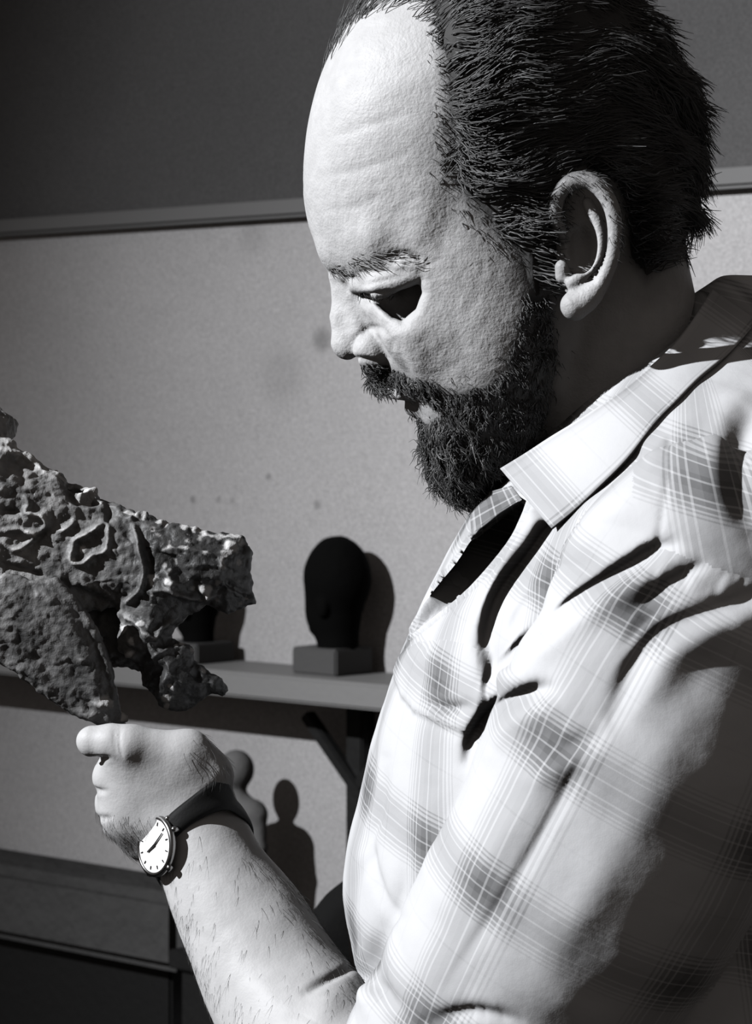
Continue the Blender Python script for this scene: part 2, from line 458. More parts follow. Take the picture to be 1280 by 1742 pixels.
ARM = [([(520, 1688), (556, 1668), (604, 1645)], 8, -9, 1), ([(600, 1668), (560, 1700), (535, 1742)], 26, 7, 1), ([(352, 1262), (370, 1300), (384, 1345)], 14, 4, 1),
       ([(150, 1296), (168, 1292), (186, 1290)], 5, -6, 1), ([(150, 1340), (166, 1346), (180, 1346)], 5, -5, 1), ([(160, 1388), (176, 1392), (190, 1390)], 5, -4, 1), ([(300, 1400), (270, 1420), (240, 1430)], 16, -3, 1),
       ([(205, 1236), (203, 1262), (208, 1290)], 4, -2, 1), ([(196, 1238), (195, 1262), (199, 1286)], 3, -1.5, 1)]
def skin_detail(P, N):
    amt = sculpt(P, N, FACE, mirror=True) + sculpt(P, N, ARM)
    x, y = PX(P); f = sstep(P[:, 1], 900, 860) * (P[:, 0] < 1150)
    face = f * sstep(P[:, 0], 960, 860)
    amt += face * (noise(P, 60, 1) * 0.9 + noise(P, 26, 2) * 0.35 * sstep(y, 180, 320) + noise(P, 11, 3) * 0.5 * sstep(y, 200, 340))
    amt += (1 - f) * (P[:, 0] < 760) * (noise(P, 70, 4) * 2.5 + noise(P, 30, 5) * 0.8)
    return (P + N * amt[:, None]).astype(F32)
# ================================================================= hair, drawn as strands rooted on the skin
HAIR_POLY = [(720, -320), (712, -60), (718, -10), (738, 40), (748, 110), (756, 200), (764, 280), (790, 340), (838, 392), (872, 430), (885, 480),
             (905, 520), (930, 520), (935, 440), (938, 360), (960, 312), (1000, 290), (1040, 310), (1062, 370), (1066, 440), (1100, 480), (1146, 440), (1160, 395), (1300, 370), (1300, -320)]
BEARD_POLY = [(616, 622), (642, 622), (672, 632), (704, 646), (726, 652), (770, 668), (820, 660), (858, 630), (880, 570), (893, 500), (935, 500), (945, 600), (930, 700), (900, 760), (880, 820), (830, 900), (690, 900), (690, 720), (704, 706), (722, 720), (752, 708), (748, 694), (720, 668), (690, 662), (640, 662), (618, 648)]
def cap_amount(P):
    """how much of the hair mass stands above the scalp at P (0..1), from where P sits on the head"""
    Q = P.copy(); Q[:, 2] = -np.abs(Q[:, 2]); x, y = PX(Q)
    return sstep(poly_sd(x, y, HAIR_POLY), 12, -60)
def hair_mass(P):
    c = cap_amount(P); a, h = loc_ah(P[:, 0], P[:, 1])
    th = c * (25 + 8 * sstep(-a, 60, 300)) - 6
    lump = noise(P, 46, 21) * 9 + noise(P, 22, 22) * 5
    return skull(P) - th - lump * c
def skull(P):
    w = np.abs(P[:, 2]); a, h = loc_ah(P[:, 0], P[:, 1])
    F = spl(h, HK, FF); B = spl(h, HK, FB); W = spl(h, HK, FW); C = spl(h, HK, FC)
    da = a - C; ra = np.where(da > 0, F - C, C + B); n = np.where(da > 0, 2.3, 2.0)
    r = (np.abs(da / ra) ** n + (w / W) ** n) ** (1 / n); rho = np.sqrt(da * da + w * w)
    d = np.where(r > 1e-3, rho * (1 - 1 / np.maximum(r, 1e-3)), -np.minimum(ra, W))
    d = np.maximum(d, np.maximum(-452 - h, h - 424))
    return smin(d, cone(P, (1005, 400, 0), (1085, 800, 0), 152, 158), 50)
def scatter(P, Q, w, n):
    """n points on the quads with weight w per vertex"""
    c = P[Q]; ar = np.linalg.norm(np.cross(c[:, 2] - c[:, 0], c[:, 3] - c[:, 1]), axis=1) * w[Q].mean(1)
    k = rng.choice(len(Q), n, p=ar / ar.sum()); s, t = rng.random((2, n, 1))
    q = c[k]
    return ((q[:, 0] * (1 - s) + q[:, 1] * s) * (1 - t) + (q[:, 3] * (1 - s) + q[:, 2] * s) * t).astype(F32)
def strands(R, N, flow, L, k=7, lift=0.5, curl=0.4, cscale=30, sink=2, jit=0.25, seed=50):
    """grow strands from R: flow = direction per root, L = length per root"""
    n = len(R); C = np.empty((n, k, 3), F32); p = R - N * sink; C[:, 0] = p
    f = flow - (flow * N).sum(1, keepdims=True) * N
    f = f / (np.linalg.norm(f, axis=1, keepdims=True) + 1e-6) + rng.normal(0, jit, (n, 3))
    L = (L * (0.6 + 0.8 * rng.random(n)))[:, None] / (k - 1)
    for i in range(1, k):
        t = i / (k - 1)
        cn = np.stack([noise(p, cscale, seed + j) for j in range(3)], 1) + rng.normal(0, 0.25, (n, 3))
        d = f * (0.35 + t) + N * lift * (1 - 1.15 * t) + cn * curl
        d /= np.linalg.norm(d, axis=1, keepdims=True) + 1e-6
        p = p + d * L; C[:, i] = p
    return C
def vec(a, h, w): return np.array([-a * TC - h * TS, a * TS - h * TC, w], F32)
def build_hair(P, Q, N, parent):
    x, y = PX(np.column_stack([P[:, 0], P[:, 1], -np.abs(P[:, 2])])); sg = np.sign(P[:, 2])
    on_head = (P[:, 1] < 900) & (P[:, 0] > 480) & (np.abs(P[:, 2]) < 330)
    hair = MAT('dark_hair', 0.07, 0.45, 0.5); fine = MAT('beard_hair', 0.055, 0.45, 0.5); grey = MAT('grizzled_hair', 0.22, 0.45, 0.5)
    # hair mass and locks
    HP, HQ = isosurface(hair_mass, (560, -220, -330), (1300, 560, 330), 8)
    HP = project(hair_mass, HP, 1)
    keep = cap_amount(HP) > 0.12; HQ2 = HQ[keep[HQ].all(1)]
    used = np.unique(HQ2); mp = np.zeros(len(HP), int); mp[used] = np.arange(len(used)); HP = HP[used]; HQ2 = mp[HQ2]
    o = mesh_obj('hair', HP, HQ2, MAT('hair_mass', 0.08, 0.95, 0.05, bump=[(300, 0.6)]), parent); o['label'] = 'thick dark wavy hair on the back and sides of the head'
    HN, _ = grad(hair_mass, HP)
    n = 34000
    R = scatter(HP, HQ2, np.ones(len(HP), F32), n); RN, _ = grad(hair_mass, R)
    a, h = loc_ah(R[:, 0], R[:, 1]); fl = vec(-1, -0.15, 0)[None] + sstep(-a, 100, 350)[:, None] * vec(0.3, -0.9, 0)[None]
    C = strands(R, RN, fl, np.full(n, 66.0), lift=0.07, curl=0.55, cscale=52, jit=0.12)
    hair_obj('hair_locks', C, 1.2, hair, o)
    # thin combed wisps on the bald front
    m = on_head * sstep(poly_sd(x, y, [(540, 130), (560, 60), (640, -100), (760, -100), (790, 150), (770, 320), (735, 330), (730, 100), (690, 20), (620, 30)]), 6, -10)
    R = scatter(P, Q, m.astype(F32), 1100); RN, _ = grad(body, R)
    fl = np.tile(vec(-1, 0.25, 0), (len(R), 1)); C = strands(R, RN, fl, np.full(len(R), 80.0), lift=0.18, curl=0.3, cscale=80, jit=0.1)
    hair_obj('hair_wisps', C, 0.8, hair, o)
    # beard and moustache
    bd = sstep(poly_sd(x, y, BEARD_POLY), 8, -14) * on_head
    bm = (poly_sd(x, y, BEARD_POLY) < -4) & on_head
    bd = bd * (1 + 1.5 * ((y < 690) & (x < 745)))
    R = scatter(P, Q, bd.astype(F32), 21000); RN, _ = grad(body, R); rx, ry = PX(np.column_stack([R[:, 0], R[:, 1], -np.abs(R[:, 2])]))
    chin = sstep(ry, 700, 780) * sstep(rx, 900, 760); mou = (ry < 700) & (rx < 745)
    fl = np.tile(vec(0.1, -1, 0), (len(R), 1)); fl[mou] = vec(-0.7, -1, 0)
    ln = np.where(mou, 20, 17 + 28 * chin)
    C = strands(R, RN, fl, ln, k=6, lift=0.75, curl=0.9, cscale=16, jit=0.3)
    g = rng.random(len(R)) < 0.08
    b = hair_obj('beard', C[~g], 0.95, fine, parent); b['label'] = 'short dark beard and moustache with grizzled strands'
    hair_obj('grey_strands', C[g], 0.8, grey, b)
    # stubble at the cheek border and temple, eyebrow, lashes
    st = on_head * (poly_sd(x, y, HAIR_POLY) > -14) * (poly_sd(x, y, BEARD_POLY) > -14) * (sstep(poly_sd(x, y, BEARD_POLY), 46, 0) * sstep(x, 720, 760) * sstep(y, 540, 620) * 0.6 + 2.5 * sstep(poly_sd(x, y, HAIR_POLY), 40, -10) * (y < 440))
    R = scatter(P, Q, st.astype(F32), 5500); RN, _ = grad(body, R)
    C = strands(R, RN, np.tile(vec(-0.4, -1, 0), (len(R), 1)), np.full(len(R), 14.0), k=4, lift=0.35, curl=0.4)
    hair_obj('stubble', C, 0.7, hair, b)
    br = on_head * sstep(poly_sd(x, y, [(558, 448), (600, 436), (660, 428), (712, 434), (730, 450), (700, 448), (640, 456), (590, 466), (566, 466)]), 5, -3)
    R = scatter(P, Q, br.astype(F32), 420); RN, _ = grad(body, R)
    C = strands(R, RN, np.tile(vec(-1, -0.1, 0), (len(R), 1)), np.full(len(R), 18.0), k=5, lift=0.5, curl=0.3)
    hair_obj('eyebrow', C, 0.6, grey, parent)
    ls = on_head * sstep(line_d(x, y, [(612, 500), (640, 502), (668, 500)])[0], 4, 1)
    R = scatter(P, Q, ls.astype(F32), 70); RN, _ = grad(body, R)
    C = strands(R, RN, np.tile(vec(0.3, -1, 0), (len(R), 1)), np.full(len(R), 14.0), k=5, lift=0.8, curl=0.1, sink=0)
    hair_obj('eyelashes', C, 0.6, hair, parent)
def arm_hair(P, Q, parent, bodyN):
    x, y = PX(P)
    d, t = line_d(x, y, [(335, 1424), (428, 1596), (520, 1760)])
    m = (P[:, 0] < 800) & (P[:, 1] > 1380) & (P[:, 2] < 80)
    side = sstep(y - 1.35 * x, 940, 820) + 0.6 * sstep(y - 1.9 * x, 860, 960)       # along both edges of the forearm
    w = m * (0.12 + side) * sstep(y - 0.4 * x, 1262, 1300)
    w = w + (P[:, 0] < 330) * (y > 1380) * (x < 300) * 0.7 * (P[:, 2] < 60) + 1.2 * (x > 300) * (x < 390) * (y < 1360) * (y > 1230) * (P[:, 2] < 60) * sstep(x, 310, 360)
    R = scatter(P, Q, w.astype(F32), 8000); RN, _ = grad(body, R)
    fl = np.tile(np.array([-0.2, 1, -0.1], F32), (len(R), 1))
    C = strands(R, RN, fl, np.full(len(R), 22.0), k=5, lift=0.2, curl=0.1, jit=0.12)
    o = hair_obj('arm_hair', C, 0.2, MAT('arm_hair', 0.12, 0.5, 0.4), parent)
# ================================================================= the shirt
SV = [470, 500, 560, 620, 680, 740, 820, 860, 900, 950, 1020, 1090, 1150, 1260, 1370, 1440, 1520, 1600, 1742, 2000, 2350, 2420]
SF = [1225, 1180, 1105, 1035, 975, 920, 850, 808, 786, 760, 722, 692, 668, 632, 608, 592, 582, 592, 600, 620, 690, 700]
SW = [50, 80, 138, 240, 370, 450, 520, 550, 572, 590, 600, 596, 588, 572, 560, 556, 552, 552, 552, 556, 560, 560]
SB = [1300, 1400, 1500, 1560, 1600, 1630, 1650, 1655, 1660, 1665, 1665, 1660, 1655, 1645, 1640, 1640, 1635, 1630, 1610, 1560, 1500, 1500]
AX = [UP(1215, 975, -560), UP(1138, 1200, -590), UP(1045, 1425, -585), UP(915, 1636, -535), UP(775, 1815, -460), UP(715, 1915, -410)]
AR = [200, 230, 236, 218, 178, 160]
def shirt_torso(P):
    v = P[:, 1]
    F = spl(v, SV, SF); W = spl(v, SV, SW); B = spl(v, SV, SB); C = F * 0.5 + B * 0.5
    da = P[:, 0] - C; ra = (B - F) * 0.5; w = np.abs(P[:, 2])
    n = np.where(da < 0, 2.15, 2.3)
    r = (np.abs(da / ra) ** n + (w / W) ** n) ** (1 / n); rho = np.sqrt(da * da + w * w)
    d = rho * (1 - 1 / np.maximum(r, 1e-3))
    return np.maximum(d, np.maximum(470 - v, v - 2400))
def shirt_f(P):
    d = shirt_torso(P)
    m = P[:, 2] < 60
    if m.any():
        Q = P[m]; a = tube(Q, AX, AR, 3)
        # hem plane of the short sleeve
        h1 = (Q - UP(604, 1650, -420)) @ A(-0.98, -0.19, 0.1); h2 = Q[:, 1] - 1950
        a = np.maximum(a, np.maximum(h1, h2))
        d[m] = smin(d[m], a, 46)
    m = P[:, 2] > -60
    if m.any():
        Q = P[m]; a = np.maximum(chain(Q, [RSH, REL], [200, 165], 10), Q[:, 1] - 1780)
        d[m] = smin(d[m], a, 46)
    # open front: the gap between the two front edges goes deep into the shirt
    m = (P[:, 1] > 820) & (P[:, 1] < 1130) & (P[:, 0] < 960) & (P[:, 2] < 0)
    if m.any():
        x, y = PX(P[m]); d[m] = smax(d[m], -np.maximum(poly_sd(x, y, GAP), P[m, 2] + 25), 7)
    return d
GAP = smooth([(897, 850), (886, 880), (862, 925), (800, 998), (740, 1048), (694, 1082), (706, 1050), (742, 1000), (778, 956), (806, 914), (845, 880), (890, 848)], 4)[:-1]
FOLDW = [   # deep folds, pressed away from the near side
    ([(1075, 775), (1029, 810), (953, 882), (914, 941), (862, 1006), (838, 1072), (834, 1164)], 19, 72, 1),
    ([(1140, 930), (1117, 938), (1058, 974), (980, 1026), (927, 1072), (868, 1118), (840, 1160)], 14, 46, 1),
    ([(905, 1008), (882, 1050), (866, 1090)], 13, 22, 1), ([(930, 1176), (907, 1183), (852, 1208), (814, 1249), (800, 1292)], 15, 62, 1),
    ([(724, 1200), (760, 1206), (800, 1206)], 7, 16, 1),
    ([(1300, 1005), (1262, 1024), (1189, 1052), (1124, 1082), (1080, 1138), (1045, 1215)], 19, 26, 1), ([(1190, 965), (1130, 1000), (1095, 1030)], 11, 16, 1),
    ([(1010, 1256), (970, 1272), (930, 1262)], 20, 13, 1), ([(1016, 1250), (966, 1341), (901, 1459), (822, 1583), (763, 1675)], 11, 8.5, 1)]
FOLDS = [
    ([(1040, 760), (950, 850), (880, 930), (835, 1010), (800, 1090)], 26, 16, 1),
    ([(1120, 830), (1020, 890), (940, 960), (895, 1030)], 34, 20, 1),
    ([(1130, 985), (1040, 1020), (960, 1075), (880, 1150)], 28, 20, 1),
    ([(900, 1060), (880, 1100), (850, 1135)], 9, 8, 1),
    ([(960, 1200), (890, 1225), (845, 1280)], 26, 15, 1),
    ([(905, 1150), (860, 1165), (825, 1190)], 16, 14, 1),
    ([(1290, 1040), (1210, 1065), (1140, 1120), (1090, 1200)], 34, 16, 1),
    ([(1190, 960), (1120, 1000), (1070, 1040)], 13, -12, 1), ([(1150, 1010), (1100, 1050), (1060, 1100)], 10, -8, 1),
    ([(1290, 690), (1262, 740), (1258, 830), (1285, 900)], 24, -22, 1), ([(1235, 700), (1215, 780), (1222, 860)], 26, 8, 1),
    ([(985, 1215), (925, 1330), (860, 1430), (795, 1530)], 22, 6, 1),
    ([(1020, 1275), (960, 1310), (900, 1330)], 18, 8, 1),
    ([(1160, 1240), (1080, 1400), (980, 1560), (900, 1660)], 40, 6, 1),
    ([(600, 1640), (640, 1680), (690, 1722)], 12, -10, 1), ([(650, 1580), (640, 1640), (660, 1700)], 14, -10, 1), ([(620, 1600), (612, 1660), (625, 1720)], 12, 8, 1),
    ([(720, 1742), (800, 1722), (880, 1738)], 12, -14, 1),
    # front edge and lower chest
    ([(668, 1135), (640, 1240), (632, 1340), (612, 1420)], 5, -5, 1), ([(655, 1290), (645, 1380), (628, 1440), (655, 1530), (680, 1560)], 9, -9, 1),
    ([(700, 1420), (690, 1500), (660, 1580)], 14, -8, 1), ([(740, 1330), (720, 1420), (700, 1500)], 22, 7, 1),
    ([(730, 1192), (765, 1205), (810, 1200)], 9, -9, 1), ([(640, 1440), (610, 1500), (600, 1560)], 10, -6, 1),
    ([(790, 1010), (760, 1090), (720, 1150)], 20, 6, 1), ([(860, 930), (820, 1010), (790, 1080)], 12, -7, 1),
    ([(1180, 720), (1120, 760), (1100, 800)], 16, 5, 1), ([(1139, 748), (1140, 800), (1133, 850), (1120, 922)], 3.5, -5),
]
for i in range(11):      # gathers hanging from the shoulder seam
    x0 = 1095 + i * 18; y0 = 930 + i * 4 + (i % 3) * 3
    FOLDS.append(([(x0, y0), (x0 - 8 - i % 3 * 4, y0 + 22), (x0 - 22, y0 + 48)], 6, -4 - (i % 3) * 1.5, 1))
POCKET = [(712, 1092), (742, 1088), (785, 1092), (838, 1112), (832, 1180), (812, 1254), (760, 1236), (706, 1212), (684, 1186), (664, 1128)]
SEAM = [(1078, 905), (1120, 926), (1180, 938), (1230, 955), (1300, 985), (1400, 1100)]
def raycast(f, x, y, w0=-900, w1=600):
    x = np.asarray(x, float); y = np.asarray(y, float); w = np.full(len(x), w0, float)
    for _ in range(160):
        P = np.stack([640 + (x - 640) * (1 + w / FPX), CY + (y - CY) * (1 + w / FPX), w], 1).astype(F32)
        d = evalf(f, P); w = np.minimum(w + np.clip(d * 0.6, -4, 30), w1)
    return np.stack([640 + (x - 640) * (1 + w / FPX), CY + (y - CY) * (1 + w / FPX), w], 1).astype(F32)
def shirt_uv(P):
    # sleeve: along the arm and round it; body: down the front and round the chest
    a0, a1 = np.array(AX[0]), np.array(AX[4]); ax = (a1 - a0); L = np.linalg.norm(ax); ax = ax / L
    q = P - a0; s = q @ ax; r = q - s[:, None] * ax; e1 = np.cross(ax, [0, 0, -1]); e1 /= np.linalg.norm(e1); e2 = np.cross(ax, e1)
    t = np.arctan2(r @ e1, -(r @ e2)) * 190
    uv_s = np.stack([s - 13, t - 28, t * 0], 1)
    ang = np.arctan2(P[:, 2], -(P[:, 0] - 1180)); s2 = P[:, 1] * 0.97 - (P[:, 0] - 700) * 0.24 + 0.1 * P[:, 2]
    uv_b = np.stack([s2 - 95, ang * 480 + (P[:, 1]) * 0.12 - 6, s2 * 0], 1)
    return uv_s, uv_b
PER = 228.0
def plaid(nt, b, tc, fac=0.62):
    ns, L = nt.nodes, nt.links
    at = ns.new('ShaderNodeAttribute'); at.attribute_name = 'plaid'
    sp = ns.new('ShaderNodeSeparateXYZ'); L.new(at.outputs['Vector'], sp.inputs[0])
    outs = []
    stops = [(0, 1.0), (.030, .78), (.040, 1), (.058, .74), (.070, 1), (.088, .68), (.105, .92), (.118, .60), (.150, .92), (.160, .56), (.215, .5), (.245, .82), (.255, .5),
             (.300, .56), (.345, .92), (.358, .60), (.385, .95), (.398, .68), (.415, 1), (.428, .74), (.440, 1), (.455, .80), (.465, 1), (.72, .95), (.735, 1)]
    for ch in ('X', 'Y'):
        d = ns.new('ShaderNodeMath'); d.operation = 'DIVIDE'; d.inputs[1].default_value = PER; L.new(sp.outputs[ch], d.inputs[0])
        f = ns.new('ShaderNodeMath'); f.operation = 'FRACT'; L.new(d.outputs[0], f.inputs[0])
        r = ns.new('ShaderNodeValToRGB'); r.color_ramp.interpolation = 'CONSTANT'; L.new(f.outputs[0], r.inputs[0])
        el = r.color_ramp.elements; el[0].position = 0; el[0].color = (1, 1, 1, 1); el.remove(el[1])
        for p_, v_ in stops[1:]:
            e = el.new(p_); e.color = (v_, v_, v_, 1)
        outs.append(r)
    def op(o, a, b_):
        q = ns.new('ShaderNodeMath'); q.operation = o
        for i_, v in enumerate((a, b_)):
            if isinstance(v, (int, float)): q.inputs[i_].default_value = v
            else: L.new(v, q.inputs[i_])
        return q.outputs[0]
    ia = op('SUBTRACT', 1.0, outs[0].outputs['Color']); ib = op('SUBTRACT', 1.0, outs[1].outputs['Color'])
    # warp and weft add, and show darkest where two bands cross
    res = op('SUBTRACT', 1.0, op('ADD', op('MULTIPLY', op('ADD', ia, ib), 0.56), op('MULTIPLY', op('MULTIPLY', ia, ib), 0.85)))
    cc = ns.new('ShaderNodeCombineColor')
    for i_ in range(3): L.new(res, cc.inputs[i_])
    g = ns.new('ShaderNodeMix'); g.data_type = 'RGBA'; g.blend_type = 'MULTIPLY'; g.inputs['Factor'].default_value = 1
    L.new(cc.outputs[0], g.inputs['A']); g.inputs['B'].default_value = (fac, fac * 1.0, fac * 1.01, 1)
    L.new(g.outputs['Result'], b.inputs['Base Color'])
    b.inputs['Sheen Weight'].default_value = 0.1
def sheet(name, G, mat, parent, thick, uvg, outw):
    """G: (n, m, 3) grid of points; thickened against outw (same shape, unit vectors)"""
    n, m, _ = G.shape; A_ = G.reshape(-1, 3); Bk = (G - outw * thick).reshape(-1, 3)
    i = np.arange(n * m).reshape(n, m); q = np.stack([i[:-1, :-1], i[1:, :-1], i[1:, 1:], i[:-1, 1:]], -1).reshape(-1, 4)
    N0 = n * m; Qs = [q, q[:, ::-1] + N0]
    for ed in (i[0, :], i[:, -1], i[-1, ::-1], i[::-1, 0]):
        Qs.append(np.stack([ed[:-1], ed[1:], ed[1:] + N0, ed[:-1] + N0], 1))
    return mesh_obj(name, np.concatenate([A_, Bk]), np.concatenate(Qs), mat, parent, attrs={'plaid': np.concatenate([uvg.reshape(-1, 3)] * 2)})
def wsm(w):
    for _ in range(60):
        z = np.pad(w, 1, mode='edge'); w = (z[:-2, 1:-1] + z[2:, 1:-1] + z[1:-1, :-2] + z[1:-1, 2:]) / 4
    return w
def patch(name, top, bot, mat, parent, f, lift, n=60, m=18, thick=5, uv0=(0, 0), edge=0.0, roll=0.0, wadd=None, xf=None, us=1.0):
    T = smooth(top, 10); Bq = smooth(bot, 10)
    def re(c, k):
        s = np.concatenate([[0], np.cumsum(np.linalg.norm(np.diff(c, axis=0), axis=1))]); q = np.linspace(0, s[-1], k)
        return np.stack([np.interp(q, s, c[:, 0]), np.interp(q, s, c[:, 1])], 1), s[-1]
    T, LT = re(T, n); Bq, _ = re(Bq, n); k = np.linspace(0, 1, m)
    X = T[:, None] * (1 - k)[None, :, None] + Bq[:, None] * k[None, :, None]
    G = raycast(f, X[..., 0].ravel(), X[..., 1].ravel()).reshape(n, m, 3)
    # smooth the depth so the cloth bridges hollows
    w = G[..., 2]
    for _ in range(8):
        w[1:-1] = np.minimum(w[1:-1], (w[:-2] + w[2:]) / 2 + 0.0) * 0.5 + w[1:-1] * 0.5
    w = np.minimum(w, wsm(w)) - lift - (roll * np.sin(np.pi * k)[None]) + (0 if wadd is None else wadd(np.linspace(0, 1, n)[:, None], k[None]))
    G = np.stack([640 + (X[..., 0] - 640) * (1 + w / FPX), CY + (X[..., 1] - CY) * (1 + w / FPX), w], -1).astype(F32)
    if xf is not None: G = xf(G)
    du = np.gradient(G, axis=0); dv = np.gradient(G, axis=1); nn = np.cross(du, dv); nn /= np.linalg.norm(nn, axis=-1, keepdims=True) + 1e-9
    if xf is None: nn[nn[..., 2] > 0] *= -1
    else: nn[nn[..., 2] < 0] *= -1
    hgt = np.linalg.norm(T - Bq, axis=1).mean()
    uvg = np.stack([np.broadcast_to(np.linspace(0, LT * us, n)[:, None], (n, m)) + uv0[0], np.broadcast_to(k[None] * hgt * us, (n, m)) + uv0[1], np.zeros((n, m))], -1)
    return sheet(name, G, mat, parent, thick, uvg, nn.astype(F32)), G
COL_TOP = [(851, 797), (895, 770), (938, 742), (1000, 704), (1060, 662), (1108, 622), (1152, 580), (1185, 535), (1212, 492)]
COL_BOT = [(938, 898), (975, 868), (1018, 828), (1068, 778), (1115, 718), (1152, 680), (1190, 642), (1240, 600), (1290, 545)]
def build_shirt(parent):
    cloth = MAT('plaid_cotton', 0.8, 0.85, 0.15, bump=[(1600, 0.25), (60, 0.12)], build=plaid)
    P, Q = isosurface(shirt_f, (460, 440, -830), (1700, 2420, 860), 9)
    print('shirt', len(P))
    near = P[:, 2] < 150
    P = project(shirt_f, P, 1)
    f = near & (P[:, 0] < 1420) & (P[:, 1] < 1900)
    # refine only the part that faces the photograph; the two pieces meet inside the far side
    qn = f[Q].all(1); Qn, Qf = Q[qn], Q[~qn]
    def comp(P, Q):
        u = np.unique(Q); mp = np.zeros(len(P), int); mp[u] = np.arange(len(u)); return P[u], mp[Q]
    Pn, Qn = comp(P, Qn); Pf, Qf = comp(P, Qf)
    Pn, Qn = subdivide(Pn, Qn); bd = Pn[:, 2] < 140
    Pp = project(shirt_f, Pn, 1, lim=4); Pn = np.where(bd[:, None], Pp, Pn)
    Nn, _ = grad(shirt_f, Pn, 2.0)
    amt = sculpt(Pn, Nn, FOLDS) + noise(Pn, 120, 31) * 4 + noise(Pn, 45, 32) * 1.6
    gx, gy = PX(Pn); gd = np.abs(poly_sd(gx, gy, GAP)); pd = poly_sd(gx, gy, POCKET); pin = (Pn[:, 2] < -60)
    cm = sstep(poly_sd(gx, gy, COL_TOP + COL_BOT[::-1]), -16, 12); amt = np.minimum(amt, 0) * (0.3 + 0.7 * cm) + np.maximum(amt, 0) * cm
    amt = amt * (0.1 + 0.9 * sstep(gd, 6, 26)) + (6 * sstep(pd, 4, -5) - 3.5 * np.exp(-((pd - 4) / 4) ** 2)) * pin * sstep(gy, 1085, 1130)
    Pn = (Pn + Nn * (amt * sstep(Pn[:, 2], 130, 60))[:, None]).astype(F32)
    Pn[:, 2] += np.abs(sculpt(Pn, Nn, FOLDW)) * sstep(gd, 4, 22) * cm
    Pn = relax(Pn, Qn, (Pn[:, 2] < 100).astype(F32) * (0.45 + 0.5 * sstep(gd, 18, 8)), 6)
    gx, gy = PX(Pn); sd = poly_sd(gx, gy, GAP); wl = (np.abs(sd) < 8) & (Pn[:, 2] < 0) & (np.abs(Nn[:, 2]) < 0.8)
    e = 1.5; g1 = (poly_sd(gx[wl] + e, gy[wl], GAP) - poly_sd(gx[wl] - e, gy[wl], GAP)) / (2 * e); g2 = (poly_sd(gx[wl], gy[wl] + e, GAP) - poly_sd(gx[wl], gy[wl] - e, GAP)) / (2 * e)
    Pn[wl, 0] -= g1 * sd[wl]; Pn[wl, 1] -= g2 * sd[wl]
    uvs, uvb = shirt_uv(Pn); x, y = PX(Pn)
    sl_d = tube(Pn, AX, AR, 2); tor = shirt_torso(Pn)
    sl = (sl_d < tor) & (((Pn[:, 0] - 1078) * 0.35 - (Pn[:, 1] - 905) < 0) | (x < 1078)) & (Pn[:, 2] < -150)
    fs = sl[Qn].sum(1) >= 3
    o = None
    pk = ((pd < 0) & pin)[Qn].all(1) & ~fs; p, q = comp(Pn, Qn[pk])
    pko = (p, q, uvb[np.unique(Qn[pk])])
    p, q = comp(Pn, Qn[~fs & ~pk]); sh = mesh_obj('shirt', p, q, cloth, parent, attrs={'plaid': uvb[np.unique(Qn[~fs & ~pk])]})
    sh['label'] = 'light plaid cotton work shirt, open at the neck'
    mesh_obj('breast_pocket', pko[0], pko[1], cloth, sh, attrs={'plaid': pko[2] + A(12, 9, 0)})
    p, q = comp(Pn, Qn[fs]); mesh_obj('sleeve', p, q, cloth, sh, attrs={'plaid': uvs[np.unique(Qn[fs])]})
    fu_s, fu_b = shirt_uv(Pf)
    mesh_obj('back_panel', Pf, Qf, cloth, sh, attrs={'plaid': fu_b})
    both = lambda p: np.minimum(shirt_f(p), skull(p))
    c, G = patch('collar', COL_TOP, COL_BOT, cloth, sh, both, 6, n=90, m=24, uv0=(30, 150), roll=8,
                 wadd=lambda s, k: -4 * sstep(s, 0.25, 0.0) - 14 * (1 - k) - 10 * sstep(s, 0.45, 0.75))
    c['label'] = 'pointed plaid collar leaf lit along its outer edge'
    def far(G_):
        H = G_.copy(); H[..., 2] = -H[..., 2]; s_ = 1 - sstep(np.linspace(0, 1, H.shape[0]), 0.0, 0.6)
        H[..., 0] -= (38 * s_)[:, None]; H[..., 1] += (40 * s_)[:, None]; return H
    patch('collar', COL_TOP, COL_BOT, cloth, sh, both, 6, n=90, m=24, uv0=(90, 60), roll=8, xf=far)
    # breast pocket, yoke
    patch('collar_leaf', [(798, 850), (815, 842), (842, 834), (870, 826)], [(803, 920), (828, 903), (858, 880), (892, 856)], cloth, sh, both, 9, n=30, m=20, uv0=(20, 30))
    return cloth
# ================================================================= watch, trousers, shoes
def box(name, c, sz, mat, parent=None, bev=0.0, rot=None, raw=False):
    """box in metres: centre, full size, optional 3x3 rotation; bevelled edges"""
    import bmesh
    bm = bmesh.new(); bmesh.ops.create_cube(bm, size=1)
    for v in bm.verts: v.co.x *= sz[0]; v.co.y *= sz[1]; v.co.z *= sz[2]
    if bev: bmesh.ops.bevel(bm, geom=bm.edges[:], offset=bev, segments=2, affect='EDGES')
    me = bpy.data.meshes.new(name); 
    from mathutils import Matrix, Vector
    if rot is not None: bm.transform(Matrix(rot).to_4x4())
    bmesh.ops.translate(bm, vec=Vector(c), verts=bm.verts); bm.to_mesh(me); bm.free()
    me.materials.append(mat); o = bpy.data.objects.new(name, me); col.objects.link(o)
    if parent is not None: adopt(o, parent) if parent.location.length > 0 else setattr(o, 'parent', parent)
    return o
